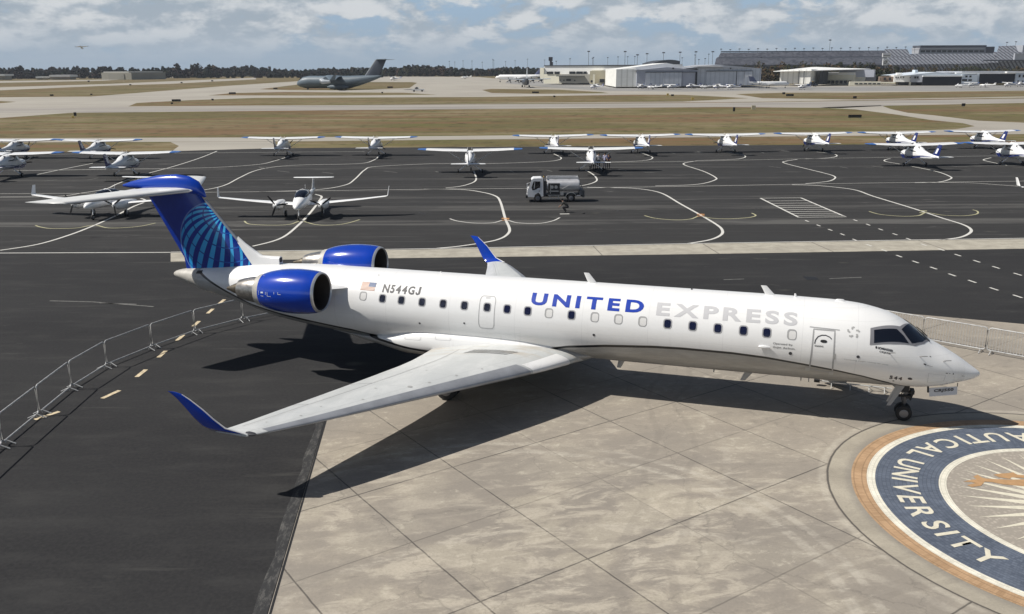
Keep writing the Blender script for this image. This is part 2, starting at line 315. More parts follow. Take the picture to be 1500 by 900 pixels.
# ------------------------------------------------------------------ mesh helpers
class MB:
    def __init__(s): s.v = []; s.f = []; s.mi = []; s.cur = 0
    def add(s, vs_, fs):
        o = len(s.v); s.v += [tuple(v) for v in vs_]; s.f += [tuple(i+o for i in f) for f in fs]; s.mi += [s.cur]*len(fs); return s
    def box(s, c, size, rz=0, taper=1.):
        x, y, z = size[0]/2, size[1]/2, size[2]/2; ca, sa = math.cos(rz), math.sin(rz); V = []
        for k, dz_ in ((1, -z), (taper, z)):
            for a, b in ((-x, -y), (x, -y), (x, y), (-x, y)):
                a *= k; b *= k; V.append((c[0]+a*ca-b*sa, c[1]+a*sa+b*ca, c[2]+dz_))
        return s.add(V, [(3, 2, 1, 0), (4, 5, 6, 7), (0, 1, 5, 4), (1, 2, 6, 5), (2, 3, 7, 6), (3, 0, 4, 7)])
    def loft(s, rings, closed=True, cap=(True, True)):
        n = len(rings[0]); V = [p for r in rings for p in r]; F = []
        for i in range(len(rings)-1):
            for j in range(n if closed else n-1):
                k = (j+1) % n; F.append((i*n+j, i*n+k, (i+1)*n+k, (i+1)*n+j))
        if closed and cap[0]: F.append(tuple(range(n-1, -1, -1)))
        if closed and cap[1]: F.append(tuple((len(rings)-1)*n+j for j in range(n)))
        return s.add(V, F)
    def tube(s, pts, r, n=6, closed=False):
        P = [Vector(p) for p in pts]; rings = []
        for i, p in enumerate(P):
            a = P[(i-1) % len(P)] if (i or closed) else P[0]; b = P[(i+1) % len(P)] if (i < len(P)-1 or closed) else P[-1]
            t = (b-a).normalized(); u = t.cross(Vector((0, 0, 1)))
            if u.length < .01: u = t.cross(Vector((1, 0, 0)))
            u.normalize(); w = t.cross(u); rr = r[i] if isinstance(r, (list, tuple)) else r
            rings.append([p+u*rr*math.cos(2*pi*k/n)+w*rr*math.sin(2*pi*k/n) for k in range(n)])
        if closed: rings.append(rings[0])
        return s.loft(rings, cap=(not closed, not closed))
    def lathe(s, prof, axis='X', org=(0, 0, 0), n=24, cap=(False, False)):   # prof: (distance along axis, radius)
        rings = []
        for a, r in prof:
            ring = []
            for k in range(n):
                c_, s_ = math.cos(2*pi*k/n)*r, math.sin(2*pi*k/n)*r
                p = {'X': (a, c_, s_), 'Y': (s_, a, c_), 'Z': (c_, s_, a)}[axis]
                ring.append((p[0]+org[0], p[1]+org[1], p[2]+org[2]))
            rings.append(ring)
        return s.loft(rings, cap=cap)
    def prism(s, poly, z0, z1):            # poly: (x, y) counter-clockwise
        n = len(poly); V = [(x, y, z0) for x, y in poly]+[(x, y, z1) for x, y in poly]
        return s.add(V, [tuple(range(n-1, -1, -1)), tuple(range(n, 2*n))]+[(i, (i+1) % n, n+(i+1) % n, n+i) for i in range(n)])
    def build(s, name, mats, parent=None, smooth=False, fix=True, sharp=35):
        me = bpy.data.meshes.new(name); me.from_pydata(s.v, [], s.f)
        if not isinstance(mats, (list, tuple)): mats = [mats]
        for m in mats: me.materials.append(m)
        if len(mats) > 1: me.polygons.foreach_set('material_index', s.mi)
        if fix:
            bm = bmesh.new(); bm.from_mesh(me); bmesh.ops.remove_doubles(bm, verts=bm.verts, dist=1e-5)
            bmesh.ops.recalc_face_normals(bm, faces=bm.faces); bm.to_mesh(me); bm.free()
        if smooth:
            me.polygons.foreach_set('use_smooth', [True]*len(me.polygons)); me.set_sharp_from_angle(angle=R(sharp))
        me.update(); o = bpy.data.objects.new(name, me); COL.objects.link(o)
        if parent: o.parent = parent
        return o
def tag(o, label=None, cat=None, group=None, kind=None):
    if label: o['label'] = label
    if cat: o['category'] = cat
    if group: o['group'] = group
    if kind: o['kind'] = kind
    return o
def empty(name, loc=(0, 0, 0), rz=0., label=None, cat=None, group=None):
    o = bpy.data.objects.new(name, None); COL.objects.link(o); o.location = loc; o.rotation_euler = (0, 0, rz); o.empty_display_size = .3
    return tag(o, label, cat, group)
def copy_tree(o, parent=None):
    c = o.copy(); COL.objects.link(c); c.parent = parent
    for ch in o.children: copy_tree(ch, c)
    return c
def catmull(P, k=6):
    P = [Vector(p) for p in P]; out = []
    for i in range(len(P)-1):
        p0 = P[max(i-1, 0)]; p1 = P[i]; p2 = P[i+1]; p3 = P[min(i+2, len(P)-1)]
        for j in range(k):
            t = j/k; out.append(.5*((2*p1)+(p2-p0)*t+(2*p0-5*p1+4*p2-p3)*t*t+(3*p1-p0-3*p2+p3)*t**3))
    out.append(P[-1]); return out
def text_mesh(txt, width=None, height=1., bold=0., space=1., font_x=1.):
    """flat letters as (verts, faces) in a box 0..width x 0..height"""
    cu = bpy.data.curves.new('t', 'FONT'); cu.body = txt; cu.size = 1; cu.offset = bold; cu.space_character = space; cu.resolution_u = 4
    o = bpy.data.objects.new('t', cu); COL.objects.link(o); dg = bpy.context.evaluated_depsgraph_get(); dg.update()
    me = bpy.data.meshes.new_from_object(o.evaluated_get(dg)); bpy.data.objects.remove(o)
    bm = bmesh.new(); bm.from_mesh(me); bpy.data.meshes.remove(me)
    if txt == 'J':                       # an upright J that ends on the base line
        bm.clear(); q = .07+bold; P = [(.34-q, .72), (.34+q, .72), (.34+q, .20), (.30+q, .07), (.20, -.01), (.08, 0), (-.02, .10), (-.04, .22), (.10, .22), (.13, .14), (.19, .12), (.25, .15), (.34-q, .22)]
        bm.faces.new([bm.verts.new((a, b, 0)) for a, b in P])
    xs = [v.co.x for v in bm.verts]; ys = [v.co.y for v in bm.verts]; x0, x1, y0, y1 = min(xs), max(xs), min(ys), max(ys)
    sy = height/(y1-y0); sx = width/(x1-x0) if width else sy*font_x
    for v in bm.verts: v.co = Vector(((v.co.x-x0)*sx, (v.co.y-y0)*sy, 0))
    return bm, (x1-x0)*sx
def bisect(bm, axis, cuts):
    no = Vector((1, 0, 0)) if axis == 0 else Vector((0, 1, 0))
    for c in cuts:
        bmesh.ops.bisect_plane(bm, geom=bm.verts[:]+bm.edges[:]+bm.faces[:], plane_co=no*c, plane_no=no)
def bm_obj(bm, name, m, parent=None):
    me = bpy.data.meshes.new(name); bm.to_mesh(me); bm.free(); me.materials.append(m)
    o = bpy.data.objects.new(name, me); COL.objects.link(o)
    if parent: o.parent = parent
    return o
def letter(ch, height, bold=.03, fx=1.):
    bm, w = text_mesh(ch, None, height, bold, 1, fx)
    for v in bm.verts: v.co.x -= w/2; v.co.y -= height/2
    return bm


# ------------------------------------------------------------------ ground and its painted markings (sheets 4 mm apart)
def sheet(name, poly, z, m, px=False, kind='structure', label=None):
    P = [G(*p) if px else Vector((p[0], p[1], 0)) for p in poly]
    b = MB(); b.add([(p.x, p.y, z) for p in P], [tuple(range(len(P)))])
    o = b.build(name, m, fix=False)
    if o.data.polygons[0].normal.z < 0: o.data.flip_normals()
    return tag(o, label, kind=kind)
sheet('ground', [(-6000, -60), (6000, -60), (6000, 5200), (-6000, 5200)], -.020, GRASS)
sheet('far_taxiways', [(-400, 178), (0, 173), (110, 165), (188, 158), (500, 154), (700, 151.5), (1060, 150), (1500, 143), (2000, 137), (2000, 128), (1500, 124), (1200, 123), (1100, 126), (950, 124), (800, 117), (735, 116), (700, 113), (560, 112), (440, 119), (337, 125.7), (133, 141.7), (0, 142.7), (-400, 144)], -.016, FARC, True)
for i, P in enumerate([[(375, 143.6), (700, 142.4), (924, 139), (1000, 139), (1097, 144), (1000, 149), (700, 151.3), (500, 154), (188, 156), (200, 151), (277, 147)],
          [(305, 140), (340, 136.5), (420, 135), (592, 136), (640, 139), (500, 140.2)], [(380, 131), (437, 124), (500, 120.5), (603, 120.5), (611, 121.5), (600, 129), (515, 132.5), (420, 132.2)],
          [(706, 132), (720, 130.4), (820, 131.6), (880, 135), (892, 136.8), (786, 137.8), (720, 136.4)], [(1077, 138), (1145, 136), (1250, 136), (1500, 133), (1900, 130), (1900, 137.5), (1500, 141.7), (1250, 146), (1117, 144)],
          [(0, 151.5), (24, 149.4), (0, 148.2), (-60, 149), (-60, 152)]]):
    sheet('grass_verge', P, -.012, GRASS, True)
sheet('far_apron', [(905, 129.5), (1120, 128), (1500, 125), (1900, 121), (1900, 131), (1500, 133), (1250, 133.5), (1120, 133), (1000, 134.5), (880, 133), (800, 128), (740, 122), (745, 118), (860, 121)], -.012, mat('far apron asphalt', (.24, .235, .225), .9, vary=.2, vscale=.02), True)
sheet('far_strip', [(-300, 134), (0, 128), (150, 123.5), (375, 114), (375, 116.5), (250, 123), (150, 126), (0, 132.5), (-300, 139)], -.016, FARC, True)
sheet('far_strip', [(-300, 120), (0, 119), (150, 117), (207, 113.8), (310, 112), (310, 112.8), (207, 115), (150, 118.5), (0, 121.5), (-300, 124)], -.016, FARC, True)
sheet('runway', [(-300, 168), (110, 165.4), (500, 161.6), (1060, 157), (1233, 158.4), (1300, 155), (1500, 151), (2000, 145), (2000, 138), (1500, 144.5), (1060, 150.6), (500, 154.3), (190, 157.5), (-300, 161)], -.008, RWY, True)
sheet('taxiway', [(-500, 205), (0, 202.5), (400, 201.5), (700, 199), (1000, 196), (1300, 192.5), (1400, 189.5), (1428, 185), (1410, 180.5), (1363, 176), (1313, 168), (1253, 160.5), (1200, 157.5), (1290, 154.5), (1305, 160), (1330, 165.5), (1367, 169), (1433, 177), (1500, 180), (1800, 184), (1900, 194), (1500, 196.6), (1300, 198.5), (1000, 201.5), (700, 204.5), (400, 207.5), (0, 208.8), (-500, 211.5)], -.008, FARC, True)
sheet('taxiway', [(252, 221.8), (402, 217.5), (400, 207.6), (300, 208), (250, 208.3), (262, 214)], -.012, FARC, True)
sheet('apron', [(-170, -28), (190, -28), (190, 127), *[tuple(G(*p).xy) for p in [(1500, 210.5), (1000, 213.5), (700, 215.5), (400, 217.3), (256, 221.5), (0, 224), (-400, 227)]]], -.004, A_ASPH)
sheet('concrete_strip', [(250, 370.5), (600, 366), (1050, 357), (1500, 350), (2100, 340), (2100, 353), (1500, 364.5), (1052, 372), (800, 375.5), (390, 381), (250, 383.5)], 0, STRIPM, True)
con = [(-1.5, -25), (60, -25), (60, 24), (40, 31), (22.92, 38.26), (18.28, 40.2), (13, 42.1), (7, 42.6), (2.5, 39.3), (-3.0, 33.2), (-6.27, 28.6)]
sheet('concrete_apron', con, 0, CONC)
def b_edge(T, b):
    c = T.coords(); f = T.noise(T.scale(c, (3, 1, 1)), 2.2, 6, .75); T.put(b.inputs['Base Color'], T.mix(T.ss(f, .45, .68), (.024, .024, .025), (.095, .092, .086))); b.inputs['Roughness'].default_value = .9
EDGEM = mat('crumbled asphalt edge', build=b_edge)
b_ = MB(); rnd = random.Random(3); L = []; Rr = []
for i in range(70):
    y = -24+i*.78; x = -1.5-(y+25)*.0892
    if y > 29: break
    L.append((x-.22-.12*rnd.random(), y, .0)); Rr.append((x-.015, y, .0))
b_.add(L+Rr, [(i, len(L)+i, len(L)+i+1, i+1) for i in range(len(L)-1)]); tag(b_.build('pavement_edge', EDGEM, fix=False), kind='structure')
b_ = MB(); b_.add([(-1.5, -24, .004), (-1.45, -24, .004), (-6.255, 29, .004), (-6.31, 29, .004)], [(0, 1, 2, 3)]); tag(b_.build('pavement_joint', BLACK, fix=False), kind='structure')

MARKS = []
def ribbon(pts, w, m, name='painted_line', px=True, k=6, z=.004):
    P = [G(*p) if px else Vector((*p, 0)) for p in pts]
    P = catmull(P, k) if len(P) > 2 else P
    L = []; Q = []
    for i, p in enumerate(P):
        t = (P[min(i+1, len(P)-1)]-P[max(i-1, 0)]).normalized(); nrm = Vector((-t.y, t.x, 0))
        L.append((p.x+nrm.x*w/2, p.y+nrm.y*w/2, z)); Q.append((p.x-nrm.x*w/2, p.y-nrm.y*w/2, z))
    b = MB(); n = len(P); b.add(L+Q, [(i+1, i, n+i, n+i+1) for i in range(n-1)])
    o = b.build(name, m, fix=False)
    if o.data.polygons[0].normal.z < 0: o.data.flip_normals()
    return tag(o, kind='structure')
W_ = .17
for pts, w in [
  ([(-60, 371.5), (0, 371), (250, 370)], .16), ([(250, 369.6), (600, 365), (1050, 356.4), (1500, 349.2), (1700, 346)], .14),
  ([(-60, 284.5), (300, 282), (620, 277.5), (900, 275), (1200, 269.5), (1360, 267.3), (1500, 265.5), (1600, 264)], .12),
  ([(0, 289), (83, 288), (120, 283), (155, 277), (172, 269.5), (200, 259), (225, 252), (256, 243.5), (280, 236), (300, 229), (318, 221.5)], W_),
  ([(20, 250.5), (172, 248), (300, 246), (375, 241.5), (402, 236), (424, 229)], W_), ([(54, 256), (90, 248.5), (136, 239.5)], W_),
  ([(-30, 227.5), (140, 225.5), (300, 224), (534, 222.3)], .13),
  ([(240, 281.5), (294, 279), (328, 272), (350, 261), (372, 251), (398, 245.3), (439, 242), (524, 240), (547, 235), (556, 228)], W_),
  ([(380, 281), (460, 278.5), (505, 271.5), (520, 262.5), (534.5, 249), (550, 244.2), (620, 240.6), (660, 240), (715, 240), (792, 237.3), (816, 235), (822, 231.4), (811, 225.5)], W_),
  ([(653, 275.5), (675, 273), (692, 268), (697.5, 263), (696, 256), (694, 251)], W_),
  ([(621, 277.3), (675, 277.8), (707, 282), (726, 287.5), (733, 296), (740, 320), (746, 334), (745, 341.5), (735, 349), (715, 354.5), (672, 361), (640, 364)], .20),
  ([(0, 367), (56, 358), (103, 344), (139, 330), (170, 316), (195, 303), (210, 297), (212, 293), (206, 291)], .20),
  ([(370, 361), (400, 353.5), (419, 345), (437, 330), (449, 318), (460, 305), (468, 294), (471, 288), (462, 285)], .20),
  ([(840, 273.5), (856, 271.5), (869, 268), (874.5, 263.5), (869, 256), (858, 249.5)], W_),
  ([(860, 274.6), (900, 275.3), (926, 276), (952, 279), (972, 284.5), (996, 298.5), (1024, 314), (1050, 329.5), (1058, 337.5), (1056, 344.5), (1040, 351.5), (1008, 357)], .20),
  ([(880, 238), (940, 235.8), (956, 231.8), (948, 227.3), (938, 224)], W_), ([(1020, 235.4), (1072, 233.8), (1091, 230.8), (1087, 227), (1064, 223)], W_),
  ([(960, 272.5), (1004, 271.4), (1030, 269), (1047, 264), (1048, 260), (1030, 251), (1004, 242.5), (1003, 239), (1020, 236)], W_),
  ([(880, 238.2), (1000, 236.8), (1200, 232.4), (1500, 228)], .12),
  ([(1180, 269.3), (1212, 266), (1223, 261.5), (1220, 257.5), (1200, 252), (1150, 239.5), (1152, 236.2), (1168, 233.8)], W_), ([(1180, 233), (1214, 231.5), (1226, 228.6), (1218, 225), (1196, 222.8)], W_),
  ([(1160, 270.8), (1200, 272.3), (1250, 278), (1280, 288), (1340, 306.3), (1378, 319), (1410, 329), (1422, 336), (1420, 342), (1406, 348), (1380, 351.5)], .20),
  ([(1330, 243), (1370, 251), (1391, 258.5), (1392, 262.5), (1374, 267), (1340, 268)], W_), ([(1318, 240.5), (1298, 237), (1296, 234.5), (1304, 232.6)], W_),
  ([(1350, 267.6), (1420, 268.2), (1460, 270.8), (1500, 274), (1540, 279)], .14), ([(1475, 242.5), (1446, 236.5), (1441, 234), (1452, 231.3)], W_),
]: ribbon(pts, w, LINEM)
for i, (pts, m) in enumerate([([(52, 330.5), (60, 333), (76, 335), (112, 334.3), (138, 330), (160, 334.3), (200, 332.4), (228, 327)], LINEY), ([(358, 324), (366, 328.6), (400, 330.2), (425, 328.8), (441, 324), (460, 328.8), (480, 330.2), (505, 328), (527, 322)], LINEY),
     ([(658.7, 320.6), (670, 324), (694, 327), (722, 326.6), (740, 322.4), (758, 326.6), (788, 327.6), (809, 324), (820, 319)], LINEM), ([(944, 316), (960, 320), (990, 322.5), (1012, 321), (1025, 316.5), (1040, 319.6), (1066, 320.8), (1096, 319), (1107, 316), (1101, 312.4)], LINEY),
     ([(1273, 310), (1290, 314.4), (1320, 317), (1345, 316.2), (1357, 311.8), (1380, 315.3), (1410, 316.4), (1430, 314), (1432, 310), (1425, 307.6)], LINEY)]):
    ribbon(pts, .13, m)
for (x, y) in [(740, 321), (1026, 315), (1352, 310)]:
    ribbon([(x-5, y-1), (x+6, y-.6)], .35, LINEO if x < 1300 else LINEY, z=.008); ribbon([(x-5, y+2), (x+6, y+1.4)], .2, LINEO if x < 1300 else LINEY, z=.008)
# hatched box
c0, c1, c2, c3 = (1114, 290.6), (1173, 290), (1239, 318), (1170, 318.6)
for a, b2 in ((c0, c3), (c1, c2)): ribbon([a, b2], .18, LINEM)
for i in range(10):
    t = i/9; t = t**.86 if 0 < i < 9 else t
    ribbon([(c0[0]+(c3[0]-c0[0])*t, c0[1]+(c3[1]-c0[1])*t), (c1[0]+(c2[0]-c1[0])*t, c1[1]+(c2[1]-c1[1])*t)], .13, LINEM, z=.006)
def dashes(P, ln, w, m):
    for i, p in enumerate(P):
        g = G(*p); q = G(*P[min(i+1, len(P)-1)]); r0 = G(*P[max(i-1, 0)]); t = (q-r0).normalized()
        ribbon([(g.x-t.x*ln/2, g.y-t.y*ln/2), (g.x+t.x*ln/2, g.y+t.y*ln/2)], w, m, 'painted_dash', False)
dashes([(1182, 324), (1199, 330.5), (1216, 337), (1234, 343.6), (1252, 351.6), (1273, 359.5), (1295, 367), (1317, 375.5), (1341, 384), (1367.5, 393), (1394.7, 403), (1424, 412.5), (1456, 423.5), (1490.7, 434.4), (1526, 446)], .62, .13, LINEM)
dashes([(1236, 317), (1253, 323), (1271.6, 329.4), (1290, 336.4), (1311, 343.4), (1331, 350.4), (1353, 358.7), (1378.7, 366), (1403, 374), (1430.7, 383), (1459, 392), (1490.7, 402), (1524, 412)], .62, .13, LINEM)
dashes([(69, 609), (162.5, 578), (207, 547), (237.5, 519), (264, 495), (287.5, 474.4), (308, 456), (325, 442), (340, 430)], .85, .17, LINEB)
for a, b2 in (((73, 441), (135, 442.5)), ((135, 442.5), (225, 449.5)), ((146, 444), (200, 446)), ((1060, 410), (1090, 409)), ((1215, 408.5), (1262, 406.5)), ((70, 220), (100, 222)), ((128, 264), (144, 261)), ((65, 265.5), (84, 263.5))): ribbon([a, b2], .11, LINEF)
for (x, y, l) in [(1026, 223, 10), (985, 224.5, 8), (1116, 223.5, 7), (1150, 221.5, 12), (1236, 245.5, 12), (1285, 244.5, 18), (1395, 243.5, 14), (1428, 243, 18), (912, 249.5, 12), (1135, 245, 18), (805, 250.5, 8), (750, 251.5, 6), (642, 252.5, 8), (480, 253.5, 16), (415, 251.5, 18), (384, 246, 10), (572, 252, 20), (205, 266, 16)]:
    ribbon([(x-l/2, y-1), (x+l/2, y+1)], .16, LINEF)
d0 = [G(*p) for p in [(1176, 405.3), (1195, 405.8), (1200.5, 410.5), (1182, 410.3)]]
b_ = MB(); b_.add([(p.x, p.y, .004) for p in d0], [(3, 2, 1, 0)]); tag(b_.build('drain_cover', BLACK, fix=False), 'black rectangular drain cover set in the asphalt beyond the airliner nose', 'drain cover')
for (x, y) in [(81, 313), (618, 313), (622, 312.8), (1108, 305), (1114, 304.8), (905, 308.8), (1450, 300), (855, 312.6), (615.5, 312)]:
    g = G(x, y); b_ = MB(); b_.lathe([(0, .14), (.012, .12)], 'Z', (g.x, g.y, -.002), 10, (False, True)); tag(b_.build('tie_down_point', BLACK), 'small black tie-down point set in the apron', 'tie-down point', 'tie-down points in the apron')

# ------------------------------------------------------------------ paved seal
def annulus(name, r0, r1, m, parent, z=.004, n=160):
    b = MB(); V = [(CX+r*math.cos(2*pi*i/n), CY+r*math.sin(2*pi*i/n), z) for r in (r0, r1) for i in range(n)]
    b.add(V, [(i, n+i, n+(i+1) % n, (i+1) % n) for i in range(n)]); return b.build(name, m, parent, fix=False)
def b_block(c1, c2, cm, kr, ka):
    def f(T, b):
        c = T.coords(); x, y, z = T.xyz(c); r = T.m('SQRT', (x-CX)*(x-CX)+(y-CY)*(y-CY)); a = T.m('ARCTAN2', y-CY, x-CX)
        row = T.m('FLOOR', r*(1/kr)); wn = T.node('ShaderNodeTexWhiteNoise', noise_dimensions='2D')
        aa = a*(r*0+ka)+row*.5; T.put(wn.inputs['Vector'], T.vec(T.m('FLOOR', aa), row, 0)); w = X(T, wn.outputs[0])
        col = T.mix(w, c1, c2); col = T.mix(T.ss(T.noise(c, 1.2, 5, .65), .4, .7, 0, .4), col, tuple(q*1.5 for q in c2))
        j = T.m('MINIMUM', ((r*(1/kr)).fract()-.5).abs()*-1+.5, (((aa).fract()-.5).abs()*-1+.5)*2.)
        col = T.mix(T.ss(j, .03, .12, .6, 0), col, cm); T.put(b.inputs['Base Color'], col); b.inputs['Roughness'].default_value = .8
    return f
SEALN = mat('slate blue pavers', build=b_block((.064, .080, .112), (.105, .126, .165), (.035, .04, .055), .105, 70))
SEALT = mat('tan pavers', build=b_block((.31, .195, .105), (.40, .26, .15), (.2, .13, .07), .21, 90))
SEALW = mat('cream pavers', build=b_block((.56, .53, .44), (.68, .65, .55), (.4, .38, .32), .11, 120))
def b_pebble(T, b):
    c = T.coords(); v = T.voro(T.scale(c, (1, 1.0, 1)), 9); f = T.noise(c, 2, 4, .6)
    T.put(b.inputs['Base Color'], T.mix(T.ss(v, .1, .55), T.mix(T.ss(f, .3, .7), (.36, .32, .27), (.42, .375, .315)), (.29, .26, .22))); b.inputs['Roughness'].default_value = .85
PEB = mat('pebble grey pavers', build=b_pebble)
CREAM = mat('cream inlay', (.64, .60, .48), .75, vary=.12, vscale=5)
TANI = mat('tan inlay', (.42, .25, .12), .75, vary=.12, vscale=5)
seal = annulus('paved_seal', 5.53, 5.75, SEALW, None); tag(seal, kind='structure')
annulus('outer_band', 5.754, 6.16, SEALT, seal); annulus('lettering_band', 3.90, 5.526, SEALN, seal); annulus('inner_ring', 3.70, 3.896, SEALW, seal); annulus('sunburst_field', .0, 3.696, PEB, seal)
b_ = MB(); b_.add([(CX+1.62*math.cos(2*pi*i/48), CY+1.62*math.sin(2*pi*i/48), .008) for i in range(48)], [tuple(range(48))])
for k in range(36):
    a = R(5.4+10*k); w = R(4.7)
    b_.add([(CX+1.60*math.cos(a-w), CY+1.60*math.sin(a-w), .008), (CX+3.45*math.cos(a), CY+3.45*math.sin(a), .008), (CX+1.60*math.cos(a+w), CY+1.60*math.sin(a+w), .008)], [(0, 1, 2)])
b_.build('sunburst', CREAM, seal, fix=False)
z8 = lambda L: [G(1370+a/6.43, 640+b/6.43) for a, b in L]
b_ = MB()
for P in (z8([(265, 425), (345, 408), (390, 404), (358, 378), (398, 360), (440, 388), (480, 397), (560, 402), (700, 408), (836, 405), (1250, 400), (1420, 330), (1520, 380), (1450, 440), (1250, 470), (1000, 480), (836, 470), (640, 452), (540, 432), (468, 425), (430, 465), (345, 477), (298, 460), (382, 440), (335, 430)]),
          z8([(548, 360), (610, 350), (690, 345), (735, 338), (770, 360), (836, 366), (1100, 362), (1180, 380), (1100, 398), (836, 392), (720, 386), (700, 400), (600, 385)])):
    b_.add([(p.x, p.y, .012) for p in P], [tuple(range(len(P)))])
fig = b_.build('winged_figure', TANI, seal, fix=False)
if fig.data.polygons[0].normal.z < 0: fig.data.flip_normals()
def seal_letter(ch, ang, name='letter'):
    bm = letter(ch, .67, .016, 1.0); a = R(ang)
    M = Matrix.Translation((CX+4.76*math.cos(a), CY+4.76*math.sin(a), .008+.0015*(int(ang)%3))) @ Matrix.Rotation(a+pi/2, 4, 'Z')
    bm.transform(M); bm_obj(bm, name, CREAM, seal)
for ch, an in zip('AERONAUTICAL', [35, 45, 54, 64.5, 75, 84.8, 94.0, 102.3, 107.7, 115.2, 124.6, 132.6]): seal_letter(ch, an)
for ch, an in zip('UNIVERSITY', [143, 151.5, 157.6, 164.2, 172.2, 180.4, 188.8, 194, 200.2, 208.3]): seal_letter(ch, an)

# ------------------------------------------------------------------ the airliner (local x aft of the nose, y starboard, z up)
def herm(xs, ys):
    xs = np.array(xs, float); ys = np.array(ys, float); d = np.diff(ys)/np.diff(xs); m = np.empty_like(ys); m[0] = d[0]; m[-1] = d[-1]
    for i in range(1, len(ys)-1): m[i] = 0 if d[i-1]*d[i] <= 0 else 2*d[i-1]*d[i]/(d[i-1]+d[i])
    def f(x):
        x = min(max(x, xs[0]), xs[-1]); i = min(max(int(np.searchsorted(xs, x))-1, 0), len(xs)-2); h = xs[i+1]-xs[i]; t = (x-xs[i])/h
        return float((2*t**3-3*t*t+1)*ys[i]+(t**3-2*t*t+t)*h*m[i]+(-2*t**3+3*t*t)*ys[i+1]+(t**3-t*t)*h*m[i+1])
    return f
ZT = herm([0, .03, .1, .3, .68, 1.24, 1.5, 1.74, 2.15, 2.5, 2.8, 3.21, 3.78, 4.56, 7, 23, 25, 27.5, 29.5, 29.9, 29.98], [1.75, 1.82, 1.88, 2.02, 2.28, 2.6, 2.73, 2.88, 3.19, 3.4, 3.54, 3.66, 3.77, 3.83, 3.865, 3.87, 3.8, 3.57, 3.32, 3.2, 3.1])
ZB = herm([0, .03, .1, .3, .69, 1.17, 1.94, 3, 5, 16, 19, 21.8, 23.54, 24.95, 26.46, 27.47, 28.19, 29.03, 29.65, 29.9, 29.98], [1.75, 1.69, 1.64, 1.55, 1.43, 1.29, 1.19, 1.17, 1.165, 1.17, 1.2, 1.33, 1.5, 1.69, 2.08, 2.33, 2.46, 2.71, 2.92, 3.0, 3.1])
HW = herm([0, .03, .1, .3, .7, 1.24, 2, 3, 4, 5, 21, 23, 25, 27, 28.2, 29.2, 29.9, 29.98], [0, .07, .14, .28, .5, .74, 1.02, 1.23, 1.32, 1.345, 1.345, 1.28, 1.1, .8, .6, .36, .12, .0])
def FS(s, ph, off=0.):
    zt, zb, w = ZT(s), ZB(s), HW(s); r = (zt-zb)/2
    p = Vector((s, w*math.sin(ph), (zt+zb)/2+r*math.cos(ph)))
    if off:
        e = .02; a = FS(s+e, ph)-FS(s-e, ph); b = FS(s, ph+e)-FS(s, ph-e); p += b.cross(a).normalized()*off*(1 if b.cross(a).dot(Vector((0, math.sin(ph), math.cos(ph)))) > 0 else -1)
    return p
AX0, AY0, ATH = 14.79557, 26.62672, .3023309
jet = empty('airliner', (AX0, AY0, 0), pi-ATH, 'white twin-jet regional airliner with deep blue engines and tail, parked in the foreground', 'airliner')
ss = [.0, .012, .03, .06, .1, .17, .25, .35]+[.45+.15*i for i in range(30)]+[5+.5*i for i in range(32)]+[21+.25*i for i in range(31)]
NR = 72
b_ = MB(); b_.loft([[FS(max(s, .002), 2*pi*k/NR) for k in range(NR)] for s in ss], cap=(True, False)); b_.build('fuselage', FUSM, jet, True, sharp=80)
b_ = MB(); b_.loft([[FS(s, 2*pi*k/36) for k in range(36)] for s in [28.5, 28.8, 29.1, 29.4, 29.6, 29.75, 29.85, 29.93, 29.96]], cap=(False, True))
tc = b_.build('tail_cone', TAILGREY, jet, True)
def onskin(pts, off, m, name, par, sub=1):        # filled patch: polygon in (s, phi), fan-free: triangulated then draped
    bm = bmesh.new(); V = [bm.verts.new((a, b, 0)) for a, b in pts]; bm.faces.new(V)
    a0, a1 = min(p[0] for p in pts), max(p[0] for p in pts); b0, b1 = min(p[1] for p in pts), max(p[1] for p in pts)
    bisect(bm, 0, [a0+i*.12 for i in range(1, int((a1-a0)/.12)+1)]); bisect(bm, 1, [b0+i*.07 for i in range(1, int((b1-b0)/.07)+1)])
    for v in bm.verts: v.co = FS(v.co.x, v.co.y, off)
    bmesh.ops.recalc_face_normals(bm, faces=bm.faces)
    if bm.faces[:] and sum((f.normal.y*f.calc_center_median().y for f in bm.faces)) < 0: bmesh.ops.reverse_faces(bm, faces=bm.faces)
    return bm_obj(bm, name, m, par)
def skinloop(pts, w, off, m, name, par, closed=True):      # thin outline on the skin
    P = []; n = len(pts)
    for i in range(n if closed else n-1):
        a, b = pts[i], pts[(i+1) % n]; k = max(1, int(math.hypot(b[0]-a[0], (b[1]-a[1])*1.35)/.08))
        for j in range(k): P.append((a[0]+(b[0]-a[0])*j/k, a[1]+(b[1]-a[1])*j/k))
    if not closed: P.append(pts[-1])
    n = len(P); V = []; 
    for i, p in enumerate(P):
        a = P[(i-1) % n] if closed or i else P[0]; b = P[(i+1) % n] if closed or i < n-1 else P[-1]
        t = Vector((b[0]-a[0], (b[1]-a[1])*1.35)); t.normalize(); nx, ny = -t.y, t.x
        for q in (-w/2, w/2): V.append(FS(p[0]+nx*q, p[1]+ny*q/1.35, off))
    F = [(2*i, 2*i+1, (2*i+3) % (2*n), (2*i+2) % (2*n)) for i in range(n if closed else n-1)]
    b = MB(); b.add(V, F); return b.build(name, m, par)
def rrect(s0, p0, hs, hp, r=.4, n=5):
    out = []
    for cx, cy, a0 in ((1, 1, 0), (-1, 1, 90), (-1, -1, 180), (1, -1, 270)):
        for i in range(n+1):
            a = R(a0+90*i/n); out.append((s0+hs*(cx*(1-r)+r*math.cos(a)), p0+hp*(cy*(1-r)+r*math.sin(a))))
    return out
fus = bpy.data.objects['fuselage']
